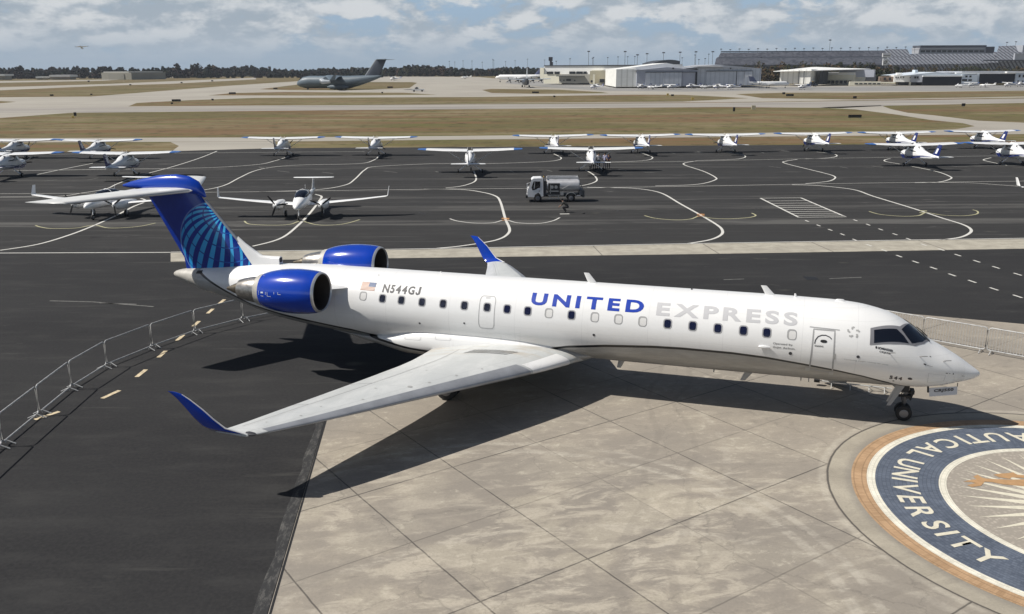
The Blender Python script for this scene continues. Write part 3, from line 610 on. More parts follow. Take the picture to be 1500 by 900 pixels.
WIN = [20.84, 20.06, 19.31, 18.5, 17.69, 16.88, 16.03, 15.29, 14.54, 13.78, 12.98, 12.17, 11.36, 10.54, 9.71, 8.89, 8.08, 7.27, 6.54, 5.77]
PHW = [1.15, 1.17, 1.17, 1.175, 1.175, 1.175, 1.175, 1.18, 1.19, 1.2, 1.205, 1.21, 1.215, 1.225, 1.235, 1.24, 1.25, 1.255, 1.26, 1.255]
closed_w = {0, 9, 11, 12, 13, 19}
for side in (1, -1):
    for i, (s, p) in enumerate(zip(WIN, PHW)):
        cl = i in closed_w and side == 1
        o = onskin(rrect(s, side*p, .145, .126, .62), .005, OUTL if cl else mat('window rim', (.34, .34, .345), .4), 'window', jet); 
        q = onskin(rrect(s-(.018 if cl else 0), side*(p+(.012 if cl else 0)), .108, .098, .6), .009, SHADE if cl else (DKBLUE if i in (7, 8, 10, 14, 15, 16, 17, 18) else mat('tinted cabin pane', (.020, .022, .035), .1, spec=.8, vary=.6, vscale=7)), 'pane', o)
        if cl: tag(o, 'cabin window with its white shade closed')
def bigtext(txt, s0, s1, p0, p1, m, name, bold=.02, space=1., off=.005, label=None):
    bm, w = text_mesh(txt, abs(s0-s1), 1., bold, space); sg = -1
    bisect(bm, 1, [.125*i for i in range(1, 8)]); bisect(bm, 0, [.4*i for i in range(1, int(w/.4)+1)])
    for v in bm.verts: v.co = FS(s0-v.co.x, p1+(p0-p1)*v.co.y, off)
    bmesh.ops.recalc_face_normals(bm, faces=bm.faces)
    for f in bm.faces:
        if f.normal.y < 0: f.normal_flip()
    return bm_obj(bm, name, m, jet)
def capsbm(txt, bold, space):
    out = bmesh.new(); x = 0
    for ch in txt:
        bm, w = text_mesh(ch, None, 1., bold); me = bpy.data.meshes.new('t')
        for v in bm.verts: v.co.x += x
        bm.to_mesh(me); bm.free(); out.from_mesh(me); bpy.data.meshes.remove(me); x += w+.16*space
    return out, x-.16*space
def capstext(txt, s0, s1, p0, p1, m, name, bold=.02, space=1., off=.005):
    bm, w = capsbm(txt, bold, space); k = abs(s0-s1)/w
    for v in bm.verts: v.co.x *= k
    bisect(bm, 1, [.125*i for i in range(1, 8)]); bisect(bm, 0, [.4*i for i in range(1, int(w*k/.4)+1)])
    for v in bm.verts: v.co = FS(s0-v.co.x, p1+(p0-p1)*v.co.y, off)
    bmesh.ops.recalc_face_normals(bm, faces=bm.faces)
    for f in bm.faces:
        if f.normal.y < 0: f.normal_flip()
    return bm_obj(bm, name, m, jet)
capstext('UNITED', 14.47, 10.55, .665, 1.02, mat('airline name blue', (.004, .04, .36), .35), 'airline_name', .04, 1.9)
capstext('EXPRESS', 10.12, 5.63, .69, 1.045, LGREY, 'airline_name', .035, 1.3)
capstext('N544GJ', 20.12, 18.63, .745, .995, DGREY, 'registration', .035, 1.15)
capstext('544', 2.74, 2.36, 2.07, 2.22, DGREY, 'fleet_number', .045, 1.15)
[bigtext(t_, a_, b2_, p_, q_, DGREY, 'operator_text', .0) for t_, a_, b2_, p_, q_ in (('Operated', 6.32, 5.89, 1.475, 1.535), ('by', 5.84, 5.72, 1.475, 1.535), ('GoJet', 6.32, 6.06, 1.565, 1.625), ('Airlines.', 6.01, 5.63, 1.565, 1.615))]
bigtext('\u25cf BOMBARDIER', 3.27, 2.74, 1.30, 1.365, DGREY, 'builder_text', .035); bigtext('CRJ550', 3.14, 2.82, 1.395, 1.455, DGREY, 'builder_text', .02)
[bigtext(t_, a_, b2_, 1.72, q_, GREYM, 'slogan_text', .0) for t_, a_, b2_, q_ in (('Connecting', 4.15, 3.77, 1.765), ('people.', 3.73, 3.49, 1.765), ('Uniting', 3.45, 3.21, 1.765), ('the', 3.17, 3.07, 1.755), ('world.', 3.03, 2.83, 1.755))]
# flag
fl = onskin([(21.0, .725), (20.43, .725), (20.43, .975), (21.0, .975)], .004, mat('flag cream', (.72, .66, .6), .5), 'flag', jet)
for i in range(7):
    a = .725+.25*(2*i)/13; onskin([(21.0, a), (20.43, a), (20.43, a+.0192), (21.0, a+.0192)], .007, mat('flag red', (.46, .22, .14), .5), 'stripe', fl)
onskin([(20.70, .725), (20.43, .725), (20.43, .862), (20.70, .862)], .010, mat('flag blue', (.09, .13, .24), .5), 'canton', fl)
# doors, hatches and little plates on the skin
skinloop(rrect(16.03, 1.305, .285, .435, .35), .022, .004, OUTL, 'overwing_door', jet); bigtext('EXIT', 16.11, 15.95, .905, .935, OUTL, 'exit_text')
skinloop([(5.12, 1.075), (4.49, 1.075), (4.45, 2.2), (5.15, 2.14)], .045, .004, OUTL, 'service_door', jet)
sdr = bpy.data.objects['service_door']
skinloop([(5.25, 1.03), (4.35, 1.045)], .03, .006, OUTL, 'rain_gutter', sdr, False)
skinloop([(5.07, 1.42), (5.05, 1.33), (4.98, 1.245), (4.87, 1.205), (4.75, 1.20), (4.63, 1.235), (4.57, 1.28)], .03, .008, DGREY, 'arc_mark', sdr, False)
onskin(rrect(4.80, 1.345, .10, .036, .9), .008, BLACK, 'handle', sdr)
bigtext('WARNING', 5.07, 4.80, 1.45, 1.49, DGREY, 'warning_text')
onskin([(4.48, 1.62), (4.41, 1.62), (4.41, 1.77), (4.48, 1.77)], .006, GREYM, 'service_plate', jet); onskin([(4.55, 2.16), (4.41, 2.16), (4.41, 2.30), (4.55, 2.30)], .008, GREYM, 'hinge_plate', sdr); onskin([(5.28, 2.08), (5.14, 2.08), (5.14, 2.2), (5.28, 2.2)], .008, GREYM, 'hinge_plate', sdr)
for s, p, r in ((12.17, 1.67, .045), (18.58, 1.77, .04), (16.86, 1.65, .035), (5.77, 1.716, .055), (2.134, 2.086, .07), (3.746, 1.636, .05), (.979, 1.6, .022), (1.155, 1.0, .02), (20.5, .42, .02), (2.6, 2.3, .03), (1.61, 1.02, .025), (.57, 1.72, .02)):
    onskin(rrect(s, p, r, r/1.35, 1.), .006, DGREY, 'port_cap', jet)
for P in ([(1.80, 1.36), (1.72, 1.36), (1.72, 1.41), (1.80, 1.41)], [(1.70, 1.385), (1.52, 1.385), (1.52, 1.395), (1.70, 1.395)], [(1.10, 1.58), (1.04, 1.58), (1.04, 1.62), (1.10, 1.62)], [(.88, 1.55), (.855, 1.55), (.855, 1.66), (.88, 1.66)], [(.60, 1.74), (.50, 1.74), (.50, 1.76), (.60, 1.76)]):
    onskin(P, .006, DGREY, 'marking', jet)
skinloop([(1.62, 1.7), (1.1, 1.72), (1.12, 2.1), (1.6, 2.2)], .008, .004, OUTL, 'nose_hatch', jet)
for k in range(5):                       # alliance star of five triangles
    a = 2*pi*k/5; s0, p0 = 3.94+.125*math.sin(a), 1.056-.125/1.35*math.cos(a)
    for j in range(3):
        onskin(rrect(s0+.045*math.sin(a+.9*j), p0-.045/1.35*math.cos(a+.9*j), .030, .023, 1., 2), .006, GREYM, 'alliance_mark', jet)
onskin([(28.60, .62), (28.32, .60), (28.32, .92), (28.60, .95)], .008, BLACK, 'air_vent', jet)
# windscreen: grey frame with panes, both sides
SIDE_F = [(3.446, .879), (3.0, .70), (2.56, .541), (2.34, .22), (2.20, .03), (1.66, .03), (1.585, .175), (1.80, .62), (2.09, .94), (2.7, 1.14), (3.439, 1.302)]
fr = [onskin([(a, sgn*b) for a, b in SIDE_F], .010, mat('window frame grey', (.20, .20, .215), .4), 'windscreen_frame', jet) for sgn in (1, -1)]
for sgn, f in zip((1, -1), fr):
    onskin([(a, sgn*b) for a, b in [(3.34, .91), (3.0, .80), (2.66, .69), (2.44, .81), (2.29, .965), (2.75, 1.09), (3.32, 1.235)]], .016, GLASS, 'side_pane', f)
    onskin([(a, sgn*b) for a, b in [(2.515, .63), (2.40, .42), (2.22, .07), (1.74, .07), (1.67, .205), (1.86, .60), (2.10, .85), (2.20, .915), (2.36, .78)]], .016, GLASS, 'front_pane', f)
    b_ = MB(); b_.tube([FS(1.62, sgn*.35, .03), FS(1.9, sgn*.22, .05), FS(2.0, sgn*.15, .04)], .014); b_.build('wiper', BLACK, f)
# blade antennas, lights, probes
def blade(s, z0, z1, ch, rake, th=.03, y=0, m=WHITE, name='antenna'):
    b = MB(); n = 8; rings = []
    for z, c, x in ((z0, ch, 0), (z1, ch*.55, rake)):
        rings.append([(s+x+c*.5*math.cos(2*pi*k/n), y+th*.5*math.sin(2*pi*k/n)*(1 if z == z0 else .6), z) for k in range(n)])
    b.loft(rings); return b.build(name, m, jet, True)
blade(12.50, 3.82, 4.22, .34, .26, .05); blade(6.48, 3.8, 4.17, .34, .28, .05); blade(5.72, 3.82, 3.97, .10, .03, .05); blade(4.35, 3.78, 3.88, .4, 0, .1); blade(9.1, 3.84, 3.92, .08, 0, .04, m=DGREY); blade(18.2, 3.84, 3.92, .1, .05, .05)
blade(11.40, 1.2, .84, .26, .12, .05, m=GREYM); blade(7.0, 1.2, .80, .30, .24, .05, m=GREYM); blade(8.2, 1.2, 1.0, .08, .02, .03, m=GREYM); blade(5.35, 1.2, .98, .06, 0, .03, m=GREYM); blade(5.1, 1.2, .96, .05, 0, .03, m=GREYM)
b_ = MB(); q = FS(6.58, 1.60, .05); b_.loft([[(q.x+a, q.y+r*math.sin(2*pi*k/10)*.6, q.z+r*math.cos(2*pi*k/10)*.8) for k in range(10)] for a, r in ((-.20, .01), (-.12, .06), (.05, .075), (.15, .05), (.2, .01))]); b_.build('wing_inspection_light', WHITE, jet, True)
for s, p in ((2.86, 1.40), (1.93, 1.2), (1.2, 1.05)):
    q, q2 = FS(s, p, .0), FS(s, p, .11); b_ = MB(); b_.tube([q, q2, q2+Vector((-.16, 0, .02))], .012); b_.build('pitot_probe', METAL, jet)

# wing body fairing
FZT = herm([12.2, 12.7, 13.1, 14.0, 14.85, 16.4, 17.7, 19.0, 19.9, 20.6, 21.8, 22.6], [1.45, 1.62, 1.80, 2.02, 2.20, 2.32, 2.30, 2.14, 1.72, 1.52, 1.47, 1.45])
FZB = herm([12.2, 13.1, 14.85, 18.0, 19.2, 20.5, 21.8, 22.6], [1.30, 1.05, .88, .80, .80, 1.03, 1.30, 1.42])
FW = herm([12.2, 12.7, 13.1, 14.0, 15, 18, 19.2, 20.2, 21.3, 22.6], [.70, .95, 1.14, 1.31, 1.37, 1.37, 1.28, 1.06, .80, .4])
def FA(s, ph):
    zc = 1.44; e = .90; sn, cs = math.sin(ph), math.cos(ph); k = math.copysign
    return Vector((s, FW(s)*k(abs(sn)**e, sn), zc+(FZT(s)-zc if cs > 0 else zc-FZB(s))*k(abs(cs)**e, cs)))
b_ = MB(); b_.loft([[FA(12.2+10.4*i/44, 2*pi*k/48) for k in range(48)] for i in range(45)]); b_.build('wing_fairing', FUSM, jet, True, sharp=80)
for s, p, hs, hp in ((18.9, 1.15, .33, .22), (17.7, 1.1, .3, .2)):
    P = rrect(s, p, hs, hp, .3); V = []; n = len(P)
    for a, b in P:
        for q in (-.008, .008):
            V.append(FA(a+(a-s)*q*2, b+(b-p)*q*2)+Vector((0, .006, .006)))
    b_ = MB(); b_.add(V, [(2*i, 2*i+1, (2*i+3) % (2*n), (2*i+2) % (2*n)) for i in range(n)]); b_.build('access_panel', OUTL, jet)
# wings
WY = [0, 1.0, 1.6, 3.0, 4.5, 6.5, 8.5, 10.2, 11.05, 11.18]
WLE = herm([0, 1.0, 1.6, 3.0, 6.5, 11.05, 11.18], [12.2, 12.75, 13.05, 13.80, 16.05, 19.18, 19.30])
WTE = herm([0, 1.6, 3.1, 4.6, 7.0, 8.8, 11.05, 11.18], [18.15, 18.12, 18.17, 18.45, 19.05, 19.55, 20.22, 20.3])
WZ = herm([0, 1.6, 5, 11.18], [1.28, 1.36, 1.56, 1.85])
def foil(u):         # half thickness at chord fraction u, unit t/c
    return 5*(.2969*math.sqrt(u)-.126*u-.3516*u*u+.2843*u**3-.1036*u**4)
def WP(y, u, up, off=0., sg=1):
    le, te = WLE(y), WTE(y); c = te-le; tc = .125-.03*y/11.2
    z = WZ(y)+(foil(u)*tc*c*(1.05 if up else -.85))+.02*c*math.sin(pi*u)+(1 if up else -1)*off
    x = le+c*u-(off*2 if u < .03 else 0)
    return Vector((x, sg*y, z))
US = [0, .004, .012, .03, .06, .10, .16, .24, .34, .45, .56, .68, .80, .90, .97, 1.]
ys = [0, .6, 1.0, 1.3, 1.6, 2.2, 3.0, 3.8, 4.6, 5.5, 6.5, 7.5, 8.5, 9.4, 10.2, 10.8, 11.05, 11.18]
for sg in (1, -1):
    b_ = MB(); b_.loft([[WP(y, u, True, 0, sg) for u in US[::-1]]+[WP(y, u, False, 0, sg) for u in US[1:]] for y in ys], cap=(True, True))
    wing = b_.build('wing', WINGM, jet, True, sharp=50)
    UL = [.115, .08, .05, .03, .012, .004, 0]
    b_ = MB(); yy = [3.15+(10.75-3.15)*i/24 for i in range(25)]
    b_.loft([[WP(y, u*(1+.45*(y-3)/8), True, .008, sg) for u in UL]+[WP(y, u, False, .008, sg) for u in UL[::-1][1:]] for y in yy], closed=False); b_.build('slat', SLATM, wing, True)
    b_ = MB(); yy = [1.45+(3.05-1.45)*i/6 for i in range(7)]
    b_.loft([[WP(y, u*.8, True, .006, sg) for u in UL]+[WP(y, u, False, .006, sg) for u in UL[::-1][1:]] for y in yy], closed=False); b_.build('root_edge', WHITE, wing, True)
    def strip(y0, y1, u0, u1, w, name, m=OUTL, up=True, nn=10):
        b = MB(); V = []
        for i in range(nn+1):
            y, u = y0+(y1-y0)*i/nn, u0+(u1-u0)*i/nn; p = WP(y, u, up, .005, sg); t = (WP(y0+(y1-y0)*min(1, i/nn+.05), u0+(u1-u0)*min(1, i/nn+.05), up, .005, sg)-WP(y0+(y1-y0)*max(0, i/nn-.05), u0+(u1-u0)*max(0, i/nn-.05), up, .005, sg)).normalized(); nx = Vector((-t.y, t.x, 0))*w/2
            V += [p+nx, p-nx]
        b.add(V, [(2*i, 2*i+1, 2*i+3, 2*i+2) for i in range(nn)]); return b.build(name, m, wing)
    strip(1.9, 6.3, .74, .72, .022, 'flap_seam'); strip(6.35, 8.6, .72, .72, .02, 'spoiler_seam'); strip(8.65, 10.7, .73, .73, .018, 'aileron_seam'); strip(6.32, 6.32, .72, .99, .02, 'flap_seam'); strip(8.62, 8.62, .72, .99, .02, 'flap_seam')
    if sg == 1:
        for (y, u, r) in ((6.45, .25, .085), (9.6, .32, .04), (5.9, .22, .05), (5.0, .21, .045), (4.1, .2, .04), (7.9, .27, .04), (8.8, .45, .035), (6.9, .5, .04), (4.8, .55, .035), (10.3, .5, .03)):
            q = WP(y, u, True, .006); b_ = MB(); b_.add([(q.x+r*math.cos(2*pi*k/12), q.y+r*.8*math.sin(2*pi*k/12), WP(max(0, q.y+r*.8*math.sin(2*pi*k/12)), u+r*math.cos(2*pi*k/12)/(WTE(y)-WLE(y)), True, .006).z) for k in range(12)], [tuple(range(12))]); b_.build('fuel_cap', mat('cap grey', (.36, .36, .35), .5), wing)
        for i in range(13):
            for j in range(3):
                y, u = 2.05+.16*j+.0*i, .28+.026*i+.012*j
                q = WP(y, u, True, .006); q1 = WP(y, u+.012, True, .006); q2 = WP(y+.12, u+.026, True, .006); q3 = WP(y+.12, u+.014, True, .006)
                b_ = MB(); b_.add([q, q1, q2, q3], [(0, 1, 2, 3)]); b_.build('walkway_mark', mat('walkway grey', (.13, .13, .13), .7), wing)
    # winglet
    rings = []
    for f, le, te, y, z, th in ((0, 19.25, 20.30, 11.10, 1.85, .05), (.1, 19.52, 20.44, 11.24, 1.93, .045), (.2, 19.86, 20.58, 11.33, 2.06, .04), (.4, 20.10, 20.74, 11.42, 2.30, .036), (.6, 20.38, 20.92, 11.50, 2.60, .03), (.8, 20.68, 21.10, 11.56, 2.85, .022), (.97, 20.88, 21.25, 11.61, 3.01, .014), (1, 21.08, 21.31, 11.62, 3.05, .006)):
        rings.append([(le+(te-le)*(1-math.cos(2*pi*k/14))/2, sg*(y+th*math.sin(2*pi*k/14)), z) for k in range(14)])
    b_ = MB(); b_.loft(rings); wl = b_.build('winglet', BLUE, wing, True, sharp=60)
    b_ = MB(); b_.tube([(19.32, sg*11.15, 1.87), (19.86, sg*11.33, 2.06), (20.10, sg*11.42, 2.30), (20.38, sg*11.50, 2.60), (20.68, sg*11.56, 2.85), (20.88, sg*11.61, 3.0)], [.024, .02, .018, .016, .013, .008]); b_.build('leading_edge', WHITE, wl, True)
    b_ = MB(); q = WP(11.0, .0, True); b_.loft([[(q.x+a+.02, sg*(11.06+r*math.sin(2*pi*k/10)), 1.86+r*.45*math.cos(2*pi*k/10)) for k in range(10)] for a, r in ((-.05, .02), (.03, .09), (.2, .12), (.34, .09), (.42, .02))]); b_.build('navigation_light', DGREY, wing, True)
    for y in (10.9, 11.15):
        q = WP(min(y, 11.15), 1, True); b_ = MB(); b_.tube([q, q+Vector((.22, 0, .02))], .006); b_.build('static_wick', BLACK, wing)

# engines
for sg in (1, -1):
    ex, ey, ez = 21.82, sg*2.43, 3.46
    def en(prof, n=40, tilt=-.035): 
        b = MB(); rings = []
        for a, r in prof: rings.append([(ex+a, ey+r*math.sin(2*pi*k/n)-sg*a*.02, ez+a*tilt+r*math.cos(2*pi*k/n)) for k in range(n)])
        return b, rings
    b_, r_ = en([(.09, .725), (.2, .755), (.45, .79), (.9, .815), (1.35, .805), (1.75, .765), (2.05, .71), (2.26, .65), (2.32, .63)]); b_.loft(r_, cap=(False, False)); e = b_.build('engine', BLUE, jet, True)
    b_, r_ = en([(.05, .645), (.02, .652), (-.005, .675), (.02, .70), (.09, .727)]); b_.loft(r_, cap=(False, False)); b_.build('intake_lip', mat('polished lip', (.62, .62, .62), .28, .55), e, True)
    b_, r_ = en([(.049, .645), (.12, .622), (.3, .60), (.85, .59), (1.15, .59)]); b_.loft(r_, cap=(False, False)); b_.build('intake_duct', INTAKE, e, True)
    b_, r_ = en([(1.10, .58), (1.1, .02)]); b_.loft(r_, cap=(False, True)); b_.build('fan_disc', BLACK, e)
    b_ = MB()
    for k in range(28):
        a = 2*pi*k/28
        b_.add([(ex+.98, ey+.16*math.sin(a), ez-.035+.16*math.cos(a)), (ex+1.04, ey+.16*math.sin(a+.2), ez-.035+.16*math.cos(a+.2)), (ex+1.06, ey+.56*math.sin(a+.42), ez-.035+.56*math.cos(a+.42)), (ex+.92, ey+.56*math.sin(a+.26), ez-.035+.56*math.cos(a+.26))], [(0, 1, 2, 3)])
    b_.build('fan_blades', mat('fan metal', (.22, .22, .23), .35, .8), e)
    b_, r_ = en([(.70, .01), (.78, .08), (.92, .145), (1.05, .17)]); b_.loft(r_); b_.build('spinner', DGREY, e, True)
    b_, r_ = en([(2.28, .62), (2.32, .60), (2.50, .58), (2.56, .565)]); b_.loft(r_, cap=(True, False)); b_.build('exhaust_ring', TAILGREY, e, True)
    b_, r_ = en([(2.54, .555), (2.58, .50), (2.85, .475), (3.15, .42), (3.42, .34), (3.45, .30), (3.3, .28)]); b_.loft(r_, cap=(True, True)); b_.build('exhaust_nozzle', METAL, e, True)
    b_, r_ = en([(3.38, .24), (3.6, .20), (3.85, .10), (4.0, .05), (4.02, .02)]); b_.loft(r_); b_.build('exhaust_plug', DMETAL, e, True)
    # nacelle stencils and latch marks
    if sg == 1:
        def NP(a, ph, off=.004):
            r = np.interp(a, [.09, .2, .45, .9, 1.35, 1.75, 2.05, 2.26], [.725, .755, .79, .815, .805, .765, .71, .65])+off
            return Vector((ex+a, ey+r*math.sin(ph)-sg*a*.02, ez-.035*a+r*math.cos(ph)))
        def npatch(a0, a1, p0, p1, m, name):
            b = MB(); V = []; 
            for i in range(4):
                for j in range(5): V.append(NP(a0+(a1-a0)*i/3, p0+(p1-p0)*j/4))
            b.add(V, [(i*5+j, i*5+j+1, i*5+j+6, i*5+j+5) for i in range(3) for j in range(4)]); b.build(name, m, e)
        WM = mat('stencil white', (.62, .66, .72), .5)
        npatch(2.00, 2.12, 1.42, 1.50, WM, 'stencil'); npatch(1.88, 1.895, 1.42, 1.56, WM, 'stencil'); npatch(1.80, 1.815, 1.42, 1.62, WM, 'stencil'); npatch(1.65, 1.80, 1.61, 1.63, WM, 'stencil'); npatch(2.22, 2.23, 1.38, 1.6, WM, 'stencil')
        npatch(1.50, 1.515, 1.40, 1.50, WM, 'stencil'); npatch(1.33, 1.345, 1.40, 1.51, WM, 'stencil'); npatch(1.22, 1.34, 1.49, 1.51, WM, 'stencil'); npatch(1.99, 2.13, 1.63, 1.65, WM, 'stencil')
        npatch(1.02, 1.025, 1.05, 1.20, mat('seam blue', (.02, .05, .22), .4), 'hatch_seam'); npatch(1.02, 1.18, 1.195, 1.2, mat('seam blue'), 'hatch_seam')
    # pylon
    rings = []
    for y, le, te, z, th in ((.85, 21.35, 25.8, 3.32, .14), (1.3, 21.65, 25.6, 3.36, .12), (1.76, 22.1, 25.0, 3.40, .10)):
        rings.append([(le+(te-le)*(1-math.cos(2*pi*k/20))/2, sg*y, z-.02*(le-21)+th*math.sin(2*pi*k/20)*(1 if k < 11 else .8)) for k in range(20)])
    b_ = MB(); b_.loft(rings); b_.build('pylon', WHITE, jet, True, sharp=70)
# fin with the globe
def b_fin(T, b):
    c = T.coords(); x, y, z = T.xyz(c)
    dirt = T.noise(c, 1.5, 4, .6)
    base = T.mix(T.ss(dirt, .3, .7), (.0010, .026, .26), (.0010, .034, .34))
    u = (x-27.73)*(-1/1.686); v = (z-4.44)*(1/1.686); rr = u*u+v*v; w = T.m('SQRT', T.m('MAXIMUM', 1-rr, .0001))
    P = Vector((.22, .72, .658)).normalized(); E1 = Vector((1, 0, 0)); E1 = (E1-P*E1.dot(P)).normalized(); E2 = P.cross(E1)
    dt = lambda V: u*V.x+v*V.y+w*V.z
    lat = T.m('ARCSINE', dt(P))*(180/pi); lon = T.m('ARCTAN2', dt(E2), dt(E1))*(180/pi)
    cell = ((lon*(1/18.)+.3).fract()-.5).abs()
    right = T.ss(u, -.3, .75)
    bar = T.ss(cell-(.245-.10*right), -.012, .012, 1, 0)
    ring = (((lat+10)*(1/20.)).fract()-.5).abs()*20
    inner = lat.lt(77)*lat.gt(-55)
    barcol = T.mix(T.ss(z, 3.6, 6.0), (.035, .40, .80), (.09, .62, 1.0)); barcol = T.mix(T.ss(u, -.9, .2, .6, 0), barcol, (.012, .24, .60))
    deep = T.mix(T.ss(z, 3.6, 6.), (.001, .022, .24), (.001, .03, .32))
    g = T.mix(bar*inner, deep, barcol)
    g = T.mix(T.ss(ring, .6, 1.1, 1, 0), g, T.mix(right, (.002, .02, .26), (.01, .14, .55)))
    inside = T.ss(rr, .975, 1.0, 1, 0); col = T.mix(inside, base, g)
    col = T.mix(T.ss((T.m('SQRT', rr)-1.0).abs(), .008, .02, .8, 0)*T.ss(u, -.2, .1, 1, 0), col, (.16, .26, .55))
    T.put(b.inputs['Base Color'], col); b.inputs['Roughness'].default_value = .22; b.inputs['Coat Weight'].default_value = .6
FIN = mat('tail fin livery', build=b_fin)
b_ = MB(); rings = []
for z, le, te, th in ((3.35, 25.70, 29.35, .22), (3.8, 26.10, 29.40, .20), (4.69, 26.90, 29.92, .17), (6.2, 28.22, 30.80, .14), (6.62, 28.55, 31.0, .14)):
    rings.append([(le+(te-le)*(1-math.cos(2*pi*k/24))/2, th*math.sin(2*pi*k/24)*(1.2-.5*(1-math.cos(2*pi*k/24))/2), z) for k in range(24)])
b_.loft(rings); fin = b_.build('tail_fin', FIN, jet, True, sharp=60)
b_ = MB(); b_.tube([(26.02, 0, 3.70), (26.14, 0, 3.86), (26.86, 0, 4.69), (28.16, 0, 6.18)], [.07, .062, .056, .05], 10); b_.build('leading_edge', SLATM, fin, True)
b_ = MB(); rings = []                     # dorsal fillet with its ram air intake
for x, h_, w in ((24.95, 4.10, .13), (25.3, 4.09, .14), (25.8, 4.10, .13), (26.1, 4.28, .11), (26.5, 4.55, .08), (26.8, 4.80, .05)):
    rings.append([(x, w*1.0, 3.6), (x, w, h_-.09), (x, w*.6, h_-.015), (x, 0, h_), (x, -w*.6, h_-.015), (x, -w, h_-.09), (x, -w, 3.6)])
b_.loft(rings); dor = b_.build('dorsal_fillet', WHITE, jet, True, sharp=50)
b_ = MB(); b_.box((24.945, 0, 3.96), (.006, .2, .18)); b_.build('ram_air_intake', BLACK, dor)
# bullet on top of the fin
b_ = MB(); b_.loft([[(x, w*math.sin(2*pi*k/20), zc+(up if math.cos(2*pi*k/20) > 0 else dn)*math.cos(2*pi*k/20)) for k in range(20)] for x, w, zc, up, dn in ((28.10, .02, 6.33, .02, .02), (28.18, .10, 6.42, .16, .14), (28.4, .17, 6.55, .36, .2), (28.8, .24, 6.62, .48, .2), (29.4, .27, 6.66, .50, .2), (30.2, .26, 6.66, .44, .18), (31.0, .20, 6.64, .30, .14), (31.6, .13, 6.63, .17, .1), (31.98, .05, 6.62, .05, .04))])
b_.build('fin_bullet', mat('bullet blue', (.0008, .042, .38), .2, coat=.8), fin, True)
for sg in (1, -1):
    b_ = MB(); rings = []
    for y, le, te, z, th in ((0, 28.45, 30.95, 6.56, .12), (.3, 28.62, 31.0, 6.56, .11), (2.2, 29.85, 31.85, 6.53, .085), (4.05, 31.0, 32.66, 6.51, .06), (4.22, 31.18, 32.72, 6.51, .045), (4.29, 31.5, 32.72, 6.51, .02)):
        rings.append([(le+(te-le)*(1-math.cos(2*pi*k/22))/2, sg*y, z+th*math.sin(2*pi*k/22)*(1.25-.9*(1-math.cos(2*pi*k/22))/2)) for k in range(22)])
    b_.loft(rings); st = b_.build('tailplane', mat('tailplane grey white', (.66, .66, .64), .35, vary=.08), jet, True, sharp=60)
    b_ = MB(); rings = []
    for y, le, te, z, th in ((.30, 28.60, 28.95, 6.56, .085), (2.2, 29.83, 30.12, 6.53, .07), (4.1, 31.02, 31.25, 6.51, .05)):
        rings.append([(le+(te-le)*(1-math.cos(2*pi*k/12))/2, sg*y, z+th*math.sin(2*pi*k/12)) for k in range(12)])
    b_.loft(rings); b_.build('leading_edge', mat('pale metal edge', (.56, .56, .55), .35, .3), st, True)
    for y in (1.6, 2.8): 
        b_ = MB(); b_.box((31.0+.55*(y-1.6)+.2, sg*y, 6.50), (.3, .05, .08)); b_.build('hinge_fairing', GREYM, st)
# landing gear
def wheel(parent, c, r, w, axis='Y', hub=True):
    b = MB(); P = [(-w/2, r*.55), (-w/2, r*.86), (-w*.42, r*.95), (-w*.2, r), (w*.2, r), (w*.42, r*.95), (w/2, r*.86), (w/2, r*.55)]
    b.lathe(P, axis, c, 24, (True, True)); o = b.build('wheel', RUBBER, parent, True)
    b = MB(); b.lathe([(-w*.53, r*.15), (-w*.53, r*.5), (-w*.47, r*.58), (w*.47, r*.58), (w*.53, r*.5), (w*.53, r*.15)], axis, c, 20, (True, True)); b.build('rim', HUB, o, True)
    return o
ng = empty('nose_gear'); ng.parent = jet; NGX = 2.10
for y in (-.33, .07): pass
for y in (-.17, .17): wheel(ng, (NGX, y, .255), .255, .15)
def gpart(f, name, m, par): b = MB(); f(b); return b.build(name, m, par, True)
gpart(lambda b: (b.tube([(NGX+.02, 0, .26), (NGX-.02, 0, .75)], .05, 10), b.tube([(NGX-.02, 0, .7), (NGX-.05, 0, 1.3)], .08, 10), b.tube([(NGX, -.2, .26), (NGX, .2, .26)], .035, 8)), 'strut', mat('gear leg metal', (.12, .12, .125), .4, .4), ng)
gpart(lambda b: (b.tube([(NGX-.04, .02, .85), (NGX+.55, .02, 1.25)], .035, 8), b.tube([(NGX-.04, -.1, .55), (NGX-.16, -.1, .70), (NGX-.03, -.1, .85)], .022, 6)), 'drag_brace', GREYM, ng)
gpart(lambda b: (b.box((NGX-.2, .0, .97), (.12, .30, .13)), b.box((NGX-.1, .0, .80), (.16, .26, .10)), b.tube([(NGX-.15, .12, .7), (NGX-.22, .12, .95)], .03)), 'taxi_light', BLACK, ng)
b_ = MB(); b_.loft([[(NGX+x, y, z), (NGX+x+.06, y+.015, z), (NGX+x+.06+dx_, y+.03, z-.0), (NGX+x+dx_, y+.015, z)] for x, y, z, dx_ in ((.12, .16, 1.2, .14), (.34, .19, .85, .08), (.46, .20, .62, .05))]); b_.build('gear_door', GREYM, ng)
b_ = MB(); b_.add([(NGX+.25, .20, 1.2), (NGX+.05, .20, 1.2), (NGX+.42, .24, .5), (NGX+.55, .24, .48), (NGX+.25, .17, 1.2), (NGX+.05, .17, 1.2), (NGX+.42, .21, .5), (NGX+.55, .21, .48)], [(0, 1, 2, 3), (7, 6, 5, 4), (0, 4, 5, 1), (1, 5, 6, 2), (2, 6, 7, 3), (3, 7, 4, 0)]); b_.build('gear_door', mat('pale door', (.34, .34, .34), .4), ng)
